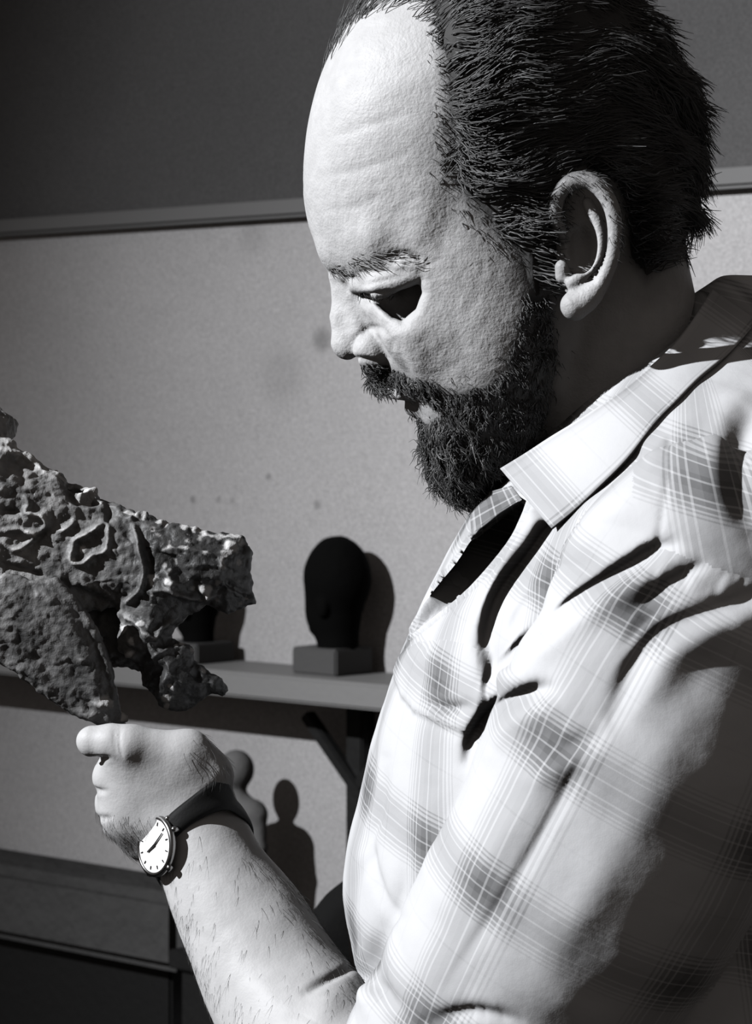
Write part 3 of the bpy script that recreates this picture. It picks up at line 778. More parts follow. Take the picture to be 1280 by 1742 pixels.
def lathe(name, prof, n, M, mat, parent):
    """prof: (r, h) pairs round the local z axis; M maps local to U coordinates"""
    th = np.linspace(0, 2 * np.pi, n, endpoint=False); prof = np.asarray(prof, float)
    P = np.stack([np.outer(prof[:, 0], np.cos(th)), np.outer(prof[:, 0], np.sin(th)), np.repeat(prof[:, 1:2], n, 1)], -1).reshape(-1, 3)
    i = np.arange(len(prof) * n).reshape(-1, n); q = np.stack([i[:-1], np.roll(i[:-1], -1, 1), np.roll(i[1:], -1, 1), i[1:]], -1).reshape(-1, 4)
    return mesh_obj(name, (P @ M[:3, :3].T + M[:3, 3]).astype(F32), q[:, ::-1], mat, parent)
def build_watch(bvh):
    c = np.array(UP(350, 1440, 0), float); t = np.array([0.46, 0.58, -0.67]); t /= np.linalg.norm(t)
    e1 = np.array([-0.76, -0.10, -0.60]); e1 -= (e1 @ t) * t; e1 /= np.linalg.norm(e1); e2 = np.cross(t, e1)
    n = 96; th = np.linspace(0, 2 * np.pi, n, endpoint=False); off = np.linspace(-17, 17, 7)
    dirs = np.cos(th)[:, None] * e1 + np.sin(th)[:, None] * e2
    r = np.zeros((n, 7))
    for i in range(n):
        for j in range(7):
            o = c + off[j] * t + dirs[i] * 260; h = bvh.ray_cast(o.tolist(), (-dirs[i]).tolist())
            r[i, j] = 260 - (h[3] if h[3] else 180)
    r = r.max(1, keepdims=True) * 0.25 + r * 0.75
    for _ in range(4): r = (np.roll(r, 1, 0) + r + np.roll(r, -1, 0)) / 3
    lift = np.array([2, 5.5, 6.5, 6.5, 6.5, 5.5, 2.0])
    G = c + dirs[:, None] * (r + lift)[..., None] + off[None, :, None] * t
    I = c + dirs[:, None] * (r - 1)[..., None] + off[None, :, None] * t
    P = np.concatenate([G.reshape(-1, 3), I.reshape(-1, 3)]); i = np.arange(n * 7).reshape(n, 7); j = np.roll(i, -1, 0)
    q = np.concatenate([np.stack([i[:, :-1], j[:, :-1], j[:, 1:], i[:, 1:]], -1).reshape(-1, 4)])
    q = np.concatenate([q, q[:, ::-1] + n * 7, np.stack([i[:, 0], i[:, 0] + n * 7, j[:, 0] + n * 7, j[:, 0]], 1), np.stack([i[:, 6], j[:, 6], j[:, 6] + n * 7, i[:, 6] + n * 7], 1)])
    leather = MAT('black_leather', 0.010, 0.6, 0.12, bump=[(900, 0.3)])
    metal = MAT('watch_steel', 0.25, 0.25, 0.6); metal.node_tree.nodes['Principled BSDF'].inputs['Metallic'].default_value = 1
    white = MAT('dial_white', 0.85, 0.5, 0.3); ink = MAT('dial_ink', 0.02, 0.4, 0.4)
    root = empty('wristwatch', tuple(world_of(np.array([c], F32))[0]), 'round white-dialled wristwatch on a black strap around the raised wrist', 'watch')
    def put(o): adopt(o, root); return o
    st = put(mesh_obj('strap', P.astype(F32), q, leather)); 
    rad = r[0, 3] + 1
    m = e1 - 0.02 * e2; o_ = c + e1 * rad - t * 1
    # the face is turned so that 12 o'clock looks up the strap
    ax = np.stack([t, np.cross(m, t), m], 1); ax /= np.linalg.norm(ax, axis=0)
    M = np.eye(4); M[:3, :3] = ax; M[:3, 3] = o_
    put(lathe('watch_case', [(0.01, -4), (44, -4), (50, -1), (52, 4), (51, 8), (48, 10.5), (45, 10.5), (44, 8.5)], 72, M, metal, None))
    put(lathe('dial', [(44, 8.6), (30, 9), (0.01, 9)], 48, M, white, None))
    def bar(name, a, r0, r1, w, h, mat):
        d = np.array([math.cos(a), math.sin(a), 0]); s = np.array([-d[1], d[0], 0])
        pts = [d * r0 - s * w, d * r0 + s * w, d * r1 + s * w * .5, d * r1 - s * w * .5]
        L = np.array([p + [0, 0, z] for z in (h, h + 1.2) for p in pts]) @ ax.T + o_
        q = [(3, 2, 1, 0), (4, 5, 6, 7), (0, 1, 5, 4), (1, 2, 6, 5), (2, 3, 7, 6), (3, 0, 4, 7)]
        return put(mesh_obj(name, L.astype(F32), np.array(q), mat, shade=False))
    dial = [o for o in root.children if o.name.startswith('dial')][0]
    aa = np.linspace(0, 2 * np.pi, 360); dd = (np.cos(aa)[:, None] * ax[:, 0] + np.sin(aa)[:, None] * ax[:, 1])[:, :2]; dd /= np.linalg.norm(dd, axis=1, keepdims=True)
    a_up = aa[np.argmax(dd @ np.array([0.55, -0.83]))]
    for nm, a, r1, w in (('minute_hand', a_up, 32, 1.4), ('hour_hand', a_up + 2.95, 20, 2.0)): bar(nm, a, -4, r1, w, 10.5, ink)
    for k in range(12):
        b = bar('hour_mark', k * math.pi / 6, 34, 40, 0.9, 9.2, ink)
    Mc = np.eye(4); d = np.array([math.cos(0.0), math.sin(0.0), 0]) @ ax.T
    Mc[:3, :3] = np.stack([m, np.cross(d, m), d], 1); Mc[:3, 3] = o_ + d * 48 + m * 4
    put(lathe('crown', [(0.01, 10), (6, 9), (6, 0), (0.01, 0)], 14, Mc, metal, None))
    for s in (-1, 1):                                             # lugs
        for u_ in (-13, 13):
            p = o_ + ax[:, 1] * s * 50 + t * u_ - m * 3
            Ml = np.eye(4); Ml[:3, :3] = ax; Ml[:3, 3] = p
            put(lathe('lug', [(0.01, -7), (5, -6), (6, 2), (4, 7), (0.01, 8)], 10, Ml, metal, None))
    return root
def build_legs(parent):
    def tr(P):
        Q = P.copy(); Q[:, 2] = np.abs(Q[:, 2])
        d = ell(Q, (1105, 2480, 0), (415, 330, 540))
        d = np.maximum(d, 2290 - P[:, 1])
        d = smin(d, chain(Q, [(1120, 2600, 235), (1110, 4150, 260), (1180, 5880, 270)], [275, 200, 165], 40), 60)
        return np.maximum(d, P[:, 1] - 5900) + noise(P, 260, 71) * 12
    P, Q = isosurface(tr, (600, 2200, -640), (1600, 5990, 640), 26)
    P = project(tr, P, 1, lim=20)
    mesh_obj('trousers', P, Q, MAT('dark_trousers', 0.04, 0.9, 0.2, bump=[(900, 0.3)]), parent)
    def shoe(P):
        Q = P.copy(); Q[:, 2] = np.abs(Q[:, 2])
        d = ell(Q, (1060, 5975, 270), (330, 95, 125)); d = smin(d, ell(Q, (1190, 5920, 270), (170, 130, 115)), 40)
        return np.maximum(d, P[:, 1] - 6046)
    for sgn in (1, -1):
        P, Q = isosurface(shoe, (680, 5760, 100) , (1440, 6070, 440), 16)
        if sgn < 0: P = P * A(1, 1, -1); Q = Q[:, ::-1]
        mesh_obj('shoe', P, Q, MAT('shoe_leather', 0.02, 0.35, 0.5), parent)
# ================================================================= the corroded sculpture he holds
MAIN = [(-320, 760), (-250, 640), (-120, 655), (-40, 730), (2, 744), (22, 750), (40, 772), (70, 790), (98, 800), (120, 818), (150, 828), (172, 848), (205, 860), (232, 874), (262, 880),
        (290, 890), (318, 893), (345, 902), (372, 906), (395, 905), (416, 914), (429, 938), (426, 972), (430, 1002), (436, 1026), (418, 1034), (396, 1040), (386, 1046), (352, 1030), (318, 1050), (300, 1066), (292, 1085),
        (325, 1098), (332, 1122), (352, 1140), (372, 1150), (388, 1172), (382, 1184), (360, 1180), (350, 1190), (322, 1206), (290, 1208), (268, 1198), (258, 1180), (244, 1165), (238, 1142), (222, 1118), (204, 1108), (200, 1082), (208, 1060), (196, 1036),
        (150, 1042), (120, 1080), (0, 1130), (-120, 1100), (-260, 1000)]
BACK = [(60, 960), (230, 960), (260, 1040), (250, 1130), (238, 1142), (196, 1136), (150, 1110), (60, 1100)]
BLADE = [(-180, 930), (-60, 990), (20, 975), (60, 985), (96, 985), (128, 1018), (156, 1060), (176, 1104), (192, 1150), (204, 1196), (216, 1240), (222, 1268), (200, 1272), (182, 1246), (150, 1222), (120, 1214), (84, 1190), (46, 1160), (0, 1128), (-70, 1078), (-170, 1010)]
RIDGES = [
    ([(124, 938), (128, 920), (150, 908), (176, 892), (184, 900), (182, 935), (160, 944), (142, 958), (124, 956), (122, 940)], 5, 9),
    ([(152, 920), (170, 912)], 12, -5, 1),
    ([(182, 892), (188, 870), (180, 850)], 7, -12, 1), ([(222, 880), (232, 910), (240, 940), (246, 970), (240, 1000), (222, 1020), (200, 1034)], 5, 11, 1), ([(236, 900), (250, 940), (256, 980)], 8, -10, 1),
    ([(214, 886), (240, 878), (262, 880)], 5, 9, 1), ([(282, 968), (292, 985), (306, 998)], 4, 9, 1), ([(260, 935), (290, 950), (320, 985), (340, 1000)], 8, -8, 1),
    ([(240, 1008), (280, 1004), (305, 1010), (340, 1018), (372, 1012)], 5, 10, 1), ([(205, 1042), (235, 1060), (250, 1080), (262, 1084), (275, 1066), (300, 1050)], 5, 12, 1),
    ([(212, 1070), (228, 1092), (250, 1098)], 9, 8, 1), ([(40, 838), (48, 858), (42, 872), (70, 878), (78, 892), (72, 905), (50, 906)], 5, 9, 1),
    ([(0, 770), (40, 775), (60, 790), (72, 805)], 6, 9, 1), ([(0, 870), (40, 872)], 6, -9, 1), ([(36, 940), (70, 912), (80, 900)], 4, -9, 1), ([(0, 958), (40, 970), (90, 984)], 7, -12, 1),
    ([(100, 990), (140, 1012), (200, 1035)], 10, -10, 1), ([(80, 900), (130, 880), (180, 888)], 8, -6, 1), ([(100, 905), (120, 895), (128, 880)], 4, 6, 1),
    ([(0, 905), (30, 900), (60, 915), (30, 935), (0, 925)], 5, 8, 1), ([(120, 825), (150, 840), (160, 852), (130, 850), (120, 838)], 7, -16), ([(130, 848), (150, 836), (172, 840)], 6, 14, 1),
    ([(60, 800), (90, 815), (110, 830)], 6, 8, 1), ([(290, 930), (340, 940), (380, 950)], 4, 5, 1), ([(320, 965), (360, 960), (400, 975)], 4, 5, 1), ([(382, 985), (400, 1000), (425, 1010)], 5, -8, 1),
    ([(345, 1004), (352, 1010)], 8, 12), ([(285, 992), (292, 996)], 6, 10), ([(272, 1190), (280, 1160), (290, 1150)], 8, 10, 1), ([(220, 1110), (230, 1114)], 7, 12),
    ([(250, 1125), (290, 1104), (330, 1108)], 5, 7, 1), ([(262, 1150), (280, 1130)], 8, -8, 1), ([(320, 1140), (350, 1160)], 8, -7, 1)]
BRIDGES = [([(70, 1010), (110, 1060), (150, 1130), (180, 1200)], 16, 5, 1), ([(96, 990), (132, 1030), (160, 1075), (182, 1130), (198, 1190)], 6, 7, 1), ([(20, 1130), (60, 1150), (100, 1190)], 8, 6, 1), ([(30, 1100), (70, 1130), (100, 1165)], 9, -7, 1),
          ([(165, 1196), (180, 1200)], 9, 9), ([(140, 1212), (160, 1216)], 8, 8)]
WHITE = [(14, 758, 22), (78, 800, 9), (150, 842, 15), (138, 846, 8), (168, 834, 7), (92, 806, 9), (222, 862, 6), (310, 896, 6), (330, 900, 5), (350, 1004, 11), (286, 990, 7), (392, 930, 14), (400, 910, 10), (410, 922, 9), (384, 940, 8), (372, 912, 6), (408, 958, 6),
         (282, 1186, 9), (290, 1166, 7), (285, 1200, 6), (222, 1112, 9), (212, 1070, 7), (240, 1060, 5), (262, 1084, 6), (228, 1090, 6), (310, 1096, 4), (300, 1100, 4), (326, 1106, 4), (345, 1140, 6), (176, 1194, 10), (188, 1198, 8), (245, 880, 4), (140, 935, 6), (126, 955, 6), (345, 905, 5)]
def slab(P, poly, w0, T, rnd=8, slope=0.7):
    x, y = PX(P); d2 = poly_sd(x, y, poly) + noise(P, 14, 88) * 2.2
    t = np.minimum(T, 9 + slope * np.maximum(-d2, 0))
    return smax(d2, (np.abs(P[:, 2] - w0) - t) * 0.8, rnd)
def build_sculpture():
    root = empty('corroded_sculpture', tuple(world_of(np.array([UP(200, 1230, 0)], F32))[0]),
                 'rough corroded metal sculpture with white crusts, held upright in the fist', 'sculpture')
    def bronze(name, c):
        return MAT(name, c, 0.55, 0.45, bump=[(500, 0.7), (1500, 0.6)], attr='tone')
    bz = bronze('corroded_bronze', 1.0)
    W0 = 30
    def main(P):
        q = slab(P, MAIN, W0 + 12 * np.sin(P[:, 0] / 70), 44)
        b = slab(P, BACK, W0 + 60, 22)
        k = ell(P, UP(-40, 728, 80), (72, 44, 60)) + noise(P, 20, 82) * 4
        return smin(smin(q, b, 10), k, 14)
    def rough(P, N, st, amp):
        a = sculpt(P, N, st)
        n1 = noise(P, 34, 91, 2); n2 = noise(P, 13, 92, 2); n3 = noise(P, 60, 93)
        r = np.abs(noise(P, 24, 94))
        a += amp * (n1 * 1.5 + n2 * 2.0 + n3 * 1.6 + noise(P, 6.5, 89) * 1.3 + noise(P, 20, 87, 2) * 1.2 - 1.6 * sstep(r, 0.10, 0.0))
        return a, n1, n2
    def tone(P, amt, n2, base):
        x, y = PX(P); n4 = noise(P, 45, 95, 2)
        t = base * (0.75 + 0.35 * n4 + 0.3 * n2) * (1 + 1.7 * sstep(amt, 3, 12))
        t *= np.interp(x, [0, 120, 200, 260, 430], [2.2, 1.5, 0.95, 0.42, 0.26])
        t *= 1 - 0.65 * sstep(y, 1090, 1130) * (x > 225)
        wh = np.zeros(len(P), F32)
        for cx, cy, r in WHITE:
            wh = np.maximum(wh, sstep(np.hypot(x - cx, (y - cy)) + noise(P, 9, 96) * r * 0.6, r, r * 0.6))
        edge = (poly_sd(x, y, MAIN) > -9) & (y < 915) & (x > 40)
        wh = np.maximum(wh, edge * sstep(noise(P, 12, 97), 0.1, 0.35) * 0.9)
        wh = np.maximum(wh, 0.7 * sstep(noise(P, 10, 98) * (x > 250) * (y < 1030), 0.45, 0.6))
        return np.clip(np.where(wh > 0, t * (1 - wh) + 0.62 * wh, t), 0.008, 0.8)
    P, Q = isosurface(main, (-420, 560, -60), (480, 1240, 190), 5.5)
    P, Q = subdivide(P, Q); P = project(main, P, 1); N, _ = grad(main, P)
    a, n1, n2 = rough(P, N, RIDGES, 1.0); P2 = (P + N * a[:, None]).astype(F32)
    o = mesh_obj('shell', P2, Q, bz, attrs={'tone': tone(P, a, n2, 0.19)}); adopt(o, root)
    o['label'] = 'lumpy cast shell with curled ridges and a ragged right end'
    bl = lambda P: slab(P, BLADE, -34 + (P[:, 1] - 1000) * 0.12, 20, slope=0.35)
    P, Q = isosurface(bl, (-260, 880, -80), (260, 1300, 60), 5.5)
    P, Q = subdivide(P, Q); P = project(bl, P, 1); N, _ = grad(bl, P)
    a, n1, n2 = rough(P, N, BRIDGES, 0.75); P2 = (P + N * a[:, None]).astype(F32)
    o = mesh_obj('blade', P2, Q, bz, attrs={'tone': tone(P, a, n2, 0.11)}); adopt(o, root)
    o['label'] = 'pitted blade-like fin tapering down into the fist'
    cr = lambda P: ell(P, UP(205, 1221, -10), (13, 10, 10)) + noise(P, 7, 99) * 4
    P, Q = isosurface(cr, (160, 1150, -50), (260, 1290, 40), 2)
    adopt(mesh_obj('crust_lump', P, Q, MAT('white_crust', 0.65, 0.8, 0.2)), root)
    return root
# ================================================================= the room behind him
from mathutils import Vector, Matrix
WD = np.array([0.75, -0.6614, 0.0])             # along the wall, to the right and nearer
WN = np.array([-0.6614, -0.75, 0.0])            # out of the wall into the room
CAMP = np.array([0.0, -D, ZC + (871 - CY) * S])
W0P = CAMP + np.array([(400 - 640) / FPX, 1.0, 0]) * 3.05
def wp(px, py, off=0.0):
    """point where the ray through a photograph pixel meets the plane `off` metres in front of the wall"""
    r = np.array([(px - 640) / FPX, 1.0, -(py - CY) / FPX]); o = W0P + WN * off
    return CAMP + r * (((o - CAMP) @ WN) / (r @ WN))
ROT = np.stack([WD, -WN, np.array([0, 0, 1.0])], 1)          # local x along the wall, y into it, z up
def wbox(name, p, s0, s1, z0, z1, o0, o1, mat, parent=None, bev=0.002):
    """box against the wall: along s0..s1 from p, heights z0..z1, out from the wall o0..o1"""
    c = p + WD * (s0 + s1) / 2 + WN * ((o0 + o1) / 2 - (p - W0P) @ WN); c[2] = (z0 + z1) / 2
    return box(name, c, (abs(s1 - s0), abs(o1 - o0), abs(z1 - z0)), mat, parent, bev, ROT)
def sdf_obj(name, f, lo, hi, h, mat, origin, parent=None, scale=1.0):
    """f in local millimetres (x along the wall, y up, z out of the wall); origin in metres"""
    P, Q = isosurface(f, lo, hi, h); P = project(f, P, 1, lim=h)
    V = origin + (P[:, :1] * WD + P[:, 2:3] * WN + P[:, 1:2] * np.array([0, 0, 1.0])) * 0.001 * scale
    o = mesh_obj(name, V.astype(F32), Q, mat, raw=True)
    if parent is not None: adopt(o, parent)
    return o
def plaster(nt, b, tc, lo, hi, spots=()):
    ns, L = nt.nodes, nt.links
    n = ns.new('ShaderNodeTexNoise'); n.inputs['Scale'].default_value = 3.0; n.inputs['Detail'].default_value = 4
    L.new(tc.outputs['Object'], n.inputs['Vector'])
    r = ns.new('ShaderNodeMapRange'); r.inputs['From Min'].default_value = 0.3; r.inputs['From Max'].default_value = 0.7
    r.inputs['To Min'].default_value = lo; r.inputs['To Max'].default_value = hi; L.new(n.outputs['Fac'], r.inputs['Value'])
    f = ns.new('ShaderNodeTexNoise'); f.inputs['Scale'].default_value = 420; f.inputs['Detail'].default_value = 2; L.new(tc.outputs['Object'], f.inputs['Vector'])
    g = ns.new('ShaderNodeMapRange'); g.inputs['From Min'].default_value = 0.3; g.inputs['From Max'].default_value = 0.7; g.inputs['To Min'].default_value = 0.8; g.inputs['To Max'].default_value = 1.2
    L.new(f.outputs['Fac'], g.inputs['Value'])
    m = ns.new('ShaderNodeMath'); m.operation = 'MULTIPLY'; L.new(r.outputs[0], m.inputs[0]); L.new(g.outputs[0], m.inputs[1]); last = m
    for p, rad, st in spots:
        d = ns.new('ShaderNodeVectorMath'); d.operation = 'DISTANCE'; L.new(tc.outputs['Object'], d.inputs[0]); d.inputs[1].default_value = p
        s = ns.new('ShaderNodeMapRange'); s.interpolation_type = 'SMOOTHSTEP'; s.inputs['From Min'].default_value = rad * 0.2; s.inputs['From Max'].default_value = rad
        s.inputs['To Min'].default_value = st; s.inputs['To Max'].default_value = 1; L.new(d.outputs['Value'], s.inputs['Value'])
        k = ns.new('ShaderNodeMath'); k.operation = 'MULTIPLY'; L.new(last.outputs[0], k.inputs[0]); L.new(s.outputs[0], k.inputs[1]); last = k
    c = ns.new('ShaderNodeCombineColor'); 
    for i, t in enumerate((1.0, 0.975, 0.97)):
        q = ns.new('ShaderNodeMath'); q.operation = 'MULTIPLY'; q.inputs[1].default_value = t; L.new(last.outputs[0], q.inputs[0]); L.new(q.outputs[0], c.inputs[i])
    L.new(c.outputs[0], b.inputs['Base Color'])
def build_room():
    spots = [(tuple(wp(x, y)), r, s) for x, y, r, s in [(328, 850, .007, .6), (372, 850, .006, .7), (396, 852, .006, .75), (457, 811, .006, .65), (540, 859, .008, .65), (548, 578, .02, .6), (640, 560, .02, .7), (480, 640, .05, .85), (430, 400, .03, .85)]]
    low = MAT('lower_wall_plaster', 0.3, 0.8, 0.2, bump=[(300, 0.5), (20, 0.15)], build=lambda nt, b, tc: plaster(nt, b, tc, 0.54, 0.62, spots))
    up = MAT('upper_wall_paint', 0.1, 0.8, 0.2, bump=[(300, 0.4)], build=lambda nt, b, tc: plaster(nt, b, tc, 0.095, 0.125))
    railm = MAT('rail_paint', 0.2, 0.5, 0.4)
    zr = wp(900, 322)[2]
    p = W0P.copy()
    def st(o): o['kind'] = 'structure'; return o
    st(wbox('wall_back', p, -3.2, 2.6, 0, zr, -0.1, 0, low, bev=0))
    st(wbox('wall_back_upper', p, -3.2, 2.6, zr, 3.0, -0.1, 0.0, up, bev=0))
    st(wbox('trim_1', p, -3.2, 2.6, zr - 0.014, zr + 0.006, 0.0, 0.018, railm, bev=0.004))
    fl = MAT('concrete_floor', 0.05, 0.8, 0.2, bump=[(60, 0.3)])
    st(box('floor', (0, 0.2, -0.05), (7, 7, 0.1), fl))
    # shelf with its bracket
    dk = MAT('dark_wood', 0.018, 0.6, 0.3, bump=[(90, 0.3)]); pale = MAT('shelf_wood', 0.3, 0.6, 0.3, bump=[(120, 0.2)])
    SO = 0.105
    zt = wp(500, 1152, SO)[2]; zb = wp(500, 1196, SO)[2]; pc = wp(500, 1152, SO)
    sh = empty('wall_shelf', tuple(wp(500, 1175, 0)), 'long painted wooden shelf fixed to the wall behind the man', 'shelf')
    wbox('shelf_board', pc, -1.6, 1.2, zb, zt, 0.0, SO, pale, sh, 0.003)
    pb = wp(612, 1300, 0.012)
    wbox('upright', pb, -0.012, 0.012, zb - 0.62, zb, 0.0, 0.022, dk, sh)
    for s in (-1,):
        a = wp(540, 1240, 0.03); b = wp(612, 1345, 0.02)
        v = b - a; L_ = np.linalg.norm(v); z = v / L_; x_ = WN; y_ = np.cross(z, x_)
        R3 = np.stack([x_, y_, z], 1); box('brace', (a + b) / 2, (0.014, 0.014, L_ + 0.04), dk, sh, 0.002, R3)
        a2 = wp(685, 1240, 0.03); b2 = wp(618, 1330, 0.02); v = b2 - a2; L_ = np.linalg.norm(v); z = v / L_; y_ = np.cross(z, x_)
        box('brace', (a2 + b2) / 2, (0.014, 0.014, L_ + 0.04), dk, sh, 0.002, np.stack([x_, y_, z], 1))
    # busts on the shelf
    black = MAT('black_bronze', 0.005, 0.9, 0.05); blk = MAT('bust_block', 0.11, 0.6, 0.3, bump=[(200, 0.3)])
    mm = 1000 * 3.0 / FPX
    def bust_f(P):
        x, y, z = P[:, 0], P[:, 1], P[:, 2]
        Q = np.stack([x, y, z], 1)
        d = ell(Q, (3, 72, 0), (37, 44, 34))                     # hair cap
        d = smin(d, ell(Q, (-3, 40, 0), (31, 40, 28)), 8)         # face
        d = smin(d, ell(Q, (-34, 46, 0), (4, 9, 6)), 5)           # nose
        d = smin(d, ell(Q, (-24, 18, 0), (9, 8, 10)), 6)
        d = smin(d, cone(Q, (4, -2, 0), (4, 30, 0), 22, 22), 6)
        for s in (-1, 1): d = smin(d, ell(Q, (8, 44, 28 * s), (7, 12, 5)), 3)
        d = d + noise(Q, 9, 61) * 0.5 * (y > 68)
        return np.maximum(d, -3 - y)
    def bust(cx, ybase, wid, name, label, sc=1.0, flip=1):
        o0 = wp(cx, ybase, 0.045); o0[2] = zt
        r = empty(name, tuple(o0), label, 'sculpture')
        hb = 0.028 * sc
        c = o0 + np.array([0, 0, hb / 2]); b = box('block', c, (wid, 0.06, hb), blk, r, 0.002, ROT)
        sdf_obj('head', bust_f, (-60, -10, -50), (60, 130, 50), 2.2, black, o0 + np.array([0, 0, hb]) + WD * 0.004, r, sc)
    bust(566, 1150, 0.064, 'bust', 'dark bronze head on a pale block standing on the shelf by his chest', 1.02)
    bust(330, 1140, 0.07, 'bust', 'dark bronze head mostly hidden behind the corroded sculpture', 0.80)
    # statuette below the shelf, the bench and its stone slab
    stone = MAT('pale_plaster', 0.2, 0.8, 0.2, bump=[(150, 0.4)])
    def fig(P):
        d = ell(P, (0, 172, 0), (14.5, 19, 14)); d = smin(d, cone(P, (0, 140, 0), (0, 160, 0), 8, 7), 5)
        d = smin(d, cone(P, (-14, 132, 0), (16, 132, 0), 13, 13), 8); d = smin(d, ell(P, (0, 100, 0), (24, 46, 14)), 12)
        for s in (-1, 1): d = smin(d, chain(P, [(22 * s, 130, 0), (26 * s, 100, 2), (24 * s, 72, 6)], [8, 7, 6], 3), 4)
        for s in (-1, 1): d = smin(d, chain(P, [(9 * s, 66, 0), (9 * s, 34, 2), (9 * s, 3, 0)], [12, 9, 7], 3), 5)
        return np.maximum(smin(d, ell(P, (0, 2, 0), (30, 8, 22)), 4), -y_(P))
    y_ = lambda P: P[:, 1]
    zf = wp(410, 1612, 0.07)[2]
    o0 = wp(402, 1612, 0.075); o0[2] = zf
    s = sdf_obj('statuette', fig, (-50, -6, -40), (50, 205, 40), 2.4, stone, np.zeros(3))
    s.location = tuple(o0); s['label'] = 'small plaster standing figure with a round head beneath the shelf'; s['category'] = 'statuette'
    s.data.transform(Matrix.Scale(1.13, 4) @ Matrix.Diagonal((1.22, 1.22, 1, 1)))
    pd = empty('pedestal', (o0[0], o0[1], 0), 'dark narrow pedestal under the plaster figure', 'pedestal')
    wbox('plinth_top', o0, -0.05, 0.06, zf - 0.02, zf, 0.02, 0.13, dk, pd); wbox('column', o0, -0.04, 0.05, 0.0, zf - 0.02, 0.03, 0.12, dk, pd)
    bz_t = wp(150, 1500, 0.10)[2]; bz_b = wp(150, 1630, 0.10)[2]; pe = wp(300, 1550, 0.10)
    bn = empty('stone_bench', (float(pe[0]) - .3, float(pe[1]) + .3, 0), 'rough stone slab on a dark base at the foot of the wall', 'bench')
    slabm = MAT('rough_stone', 0.10, 0.9, 0.15, bump=[(70, 0.8), (12, 0.5)])
    wbox('slab', pe, -1.6, 0.0, bz_b, bz_t, 0.0, 0.10, slabm, bn, 0.012)
    wbox('base', pe, -1.55, -0.05, 0.0, bz_b, 0.0, 0.06, dk, bn, 0.003)
    # dark upholstered chair behind the man's elbow
    ck = 1000 * (D + 0.62) / FPX
    def cp(px, py, Y=0.62): return CAMP + np.array([(px - 640) / FPX, 1.0, -(py - CY) / FPX]) * (D + Y)
    top = cp(700, 1474); ch = empty('chair', (top[0], top[1] + 0.0, 0), 'black upholstered chair standing behind the man, only its rounded back showing', 'chair')
    uph = MAT('black_upholstery', 0.008, 0.9, 0.1, bump=[(300, 0.3)])
    def back_f(P):
        q = P.copy(); r = 70; x = np.abs(q[:, 0]) - (190 - r); y = np.abs(q[:, 1]) - (240 - r)
        d2 = np.hypot(np.maximum(x, 0), np.maximum(y, 0)) + np.minimum(np.maximum(x, y), 0) - r
        return smax(d2, np.abs(q[:, 2]) - 28, 22)
    def part(name, f, lo, hi, h, mat, c):
        P, Q = isosurface(f, lo, hi, h)
        V = np.array(c) + np.stack([P[:, 0], P[:, 2], P[:, 1]], 1) * 0.001
        o = mesh_obj(name, V.astype(F32), Q[:, ::-1], mat, raw=True); adopt(o, ch)
    cx = cp(505, 1600)[0] + 0.19; cy = 0.62; ztp = top[2]
    part('backrest', back_f, (-210, -260, -45), (210, 260, 45), 10, uph, (cx, cy, ztp - 0.24))
    part('seat', lambda P: smax(smax(np.abs(P[:, 0]) - 220, np.abs(P[:, 2]) - 215, 40), np.abs(P[:, 1]) - 40, 25), (-240, -60, -240), (240, 60, 240), 12, uph, (cx, cy + 0.2, ztp - 0.56))
    for sx in (-1, 1):
        for sy in (-1, 1):
            part('leg', lambda P: cone(P, (0, -(ztp - .6) * 500, 0), (0, (ztp - .6) * 500, 0), 14, 20), (-30, -420, -30), (30, 420, 30), 8, dk, (cx + sx * .18, cy + .2 + sy * .17, (ztp - .6) / 2 + 0.012))
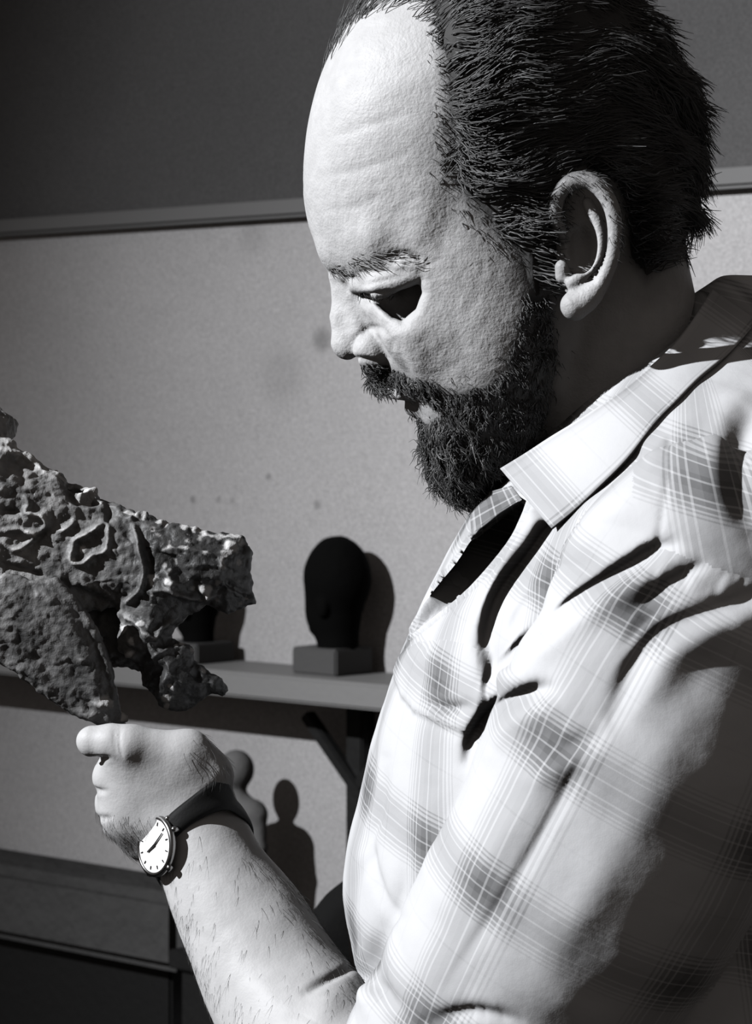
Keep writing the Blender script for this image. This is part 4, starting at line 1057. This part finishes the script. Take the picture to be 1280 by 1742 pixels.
# ================================================================= build everything
import time
_t0 = time.time()
build_room()
person = empty('person', (0, 0, 0), 'bearded balding man in profile, head bowed, plaid shirt, fist raised before him', 'person')
H0 = 7.0
P, Q = isosurface(body, (90, -150, -780), (1640, 3150, 820), H0)
P = project(body, P, 1)
P, Q = subdivide(P, Q)
vis = (P[:, 2] < 340) & (((P[:, 1] < 960) & (P[:, 0] > 480)) | ((P[:, 0] < 800) & (P[:, 1] > 1150)))
P[vis] = project(body, P[vis], 2)
N = np.zeros_like(P); N[vis] = grad(body, P[vis])[0]
am = arm_mask(P); P = relax(P, Q, am, 25)
P[vis] = skin_detail(P[vis], N[vis])
mx, my = PX(P); P = relax(P, Q, (sstep(np.hypot(mx - 712, my - 690), 48, 26) * (P[:, 2] < 200) * (P[:, 1] < 900)).astype(F32), 10)
def skin_tone(P):
    Q_ = np.column_stack([P[:, 0], P[:, 1], -np.abs(P[:, 2])]).astype(F32); x, y = PX(Q_)
    hd = (P[:, 1] < 900) & (P[:, 0] > 480) & (np.abs(P[:, 2]) < 330)
    t = np.ones(len(P), F32) + noise(P, 26, 41) * 0.05 + noise(P, 12, 42) * 0.05
    hp = poly_sd(x, y, HAIR_POLY); t *= (1 - 0.7 * hd * sstep(hp, 14, -20)) * (1 - 0.3 * hd * sstep(hp, 70, 0) * sstep(y, 120, 260))
    t *= 1 - 0.8 * hd * sstep(poly_sd(x, y, BEARD_POLY), 16, -12) 
    t *= 1 - 0.35 * hd * sstep(line_d(x, y, [(690, 690), (735, 700)])[0], 16, 6)
    t *= 1 - 0.25 * hd * sstep(line_d(x, y, [(575, 458), (640, 444), (715, 440)])[0], 16, 4) * sstep(noise(P, 7, 43), -0.4, 0.4)
    return t
print('body', len(P), time.time() - _t0)
skin = MAT('skin', 0.54, 0.5, 0.22, battr='pore', bump=[(330, 0.4), (800, 0.75)], attr='tone', tint=(1.0, 0.99, 0.985))
bo = mesh_obj('body', P, Q, skin, person, attrs={'tone': skin_tone(P), 'pore': np.where(P[:, 1] > 1100, 0.35, 1.0)})
build_hair(P[:], Q, N, person)
print('hair', time.time() - _t0)
arm_hair(P, Q, person, N)
build_shirt(person)
print('shirt', time.time() - _t0)
build_legs(person)
from mathutils.bvhtree import BVHTree
fq = Q[((P[:, 0] < 620) & (P[:, 1] > 1250) & (P[:, 1] < 1650))[Q].all(1)]; uu = np.unique(fq); mp = np.zeros(len(P), int); mp[uu] = np.arange(len(uu))
build_watch(BVHTree.FromPolygons(P[uu].tolist(), mp[fq].tolist()))
build_sculpture()
print('all', time.time() - _t0)
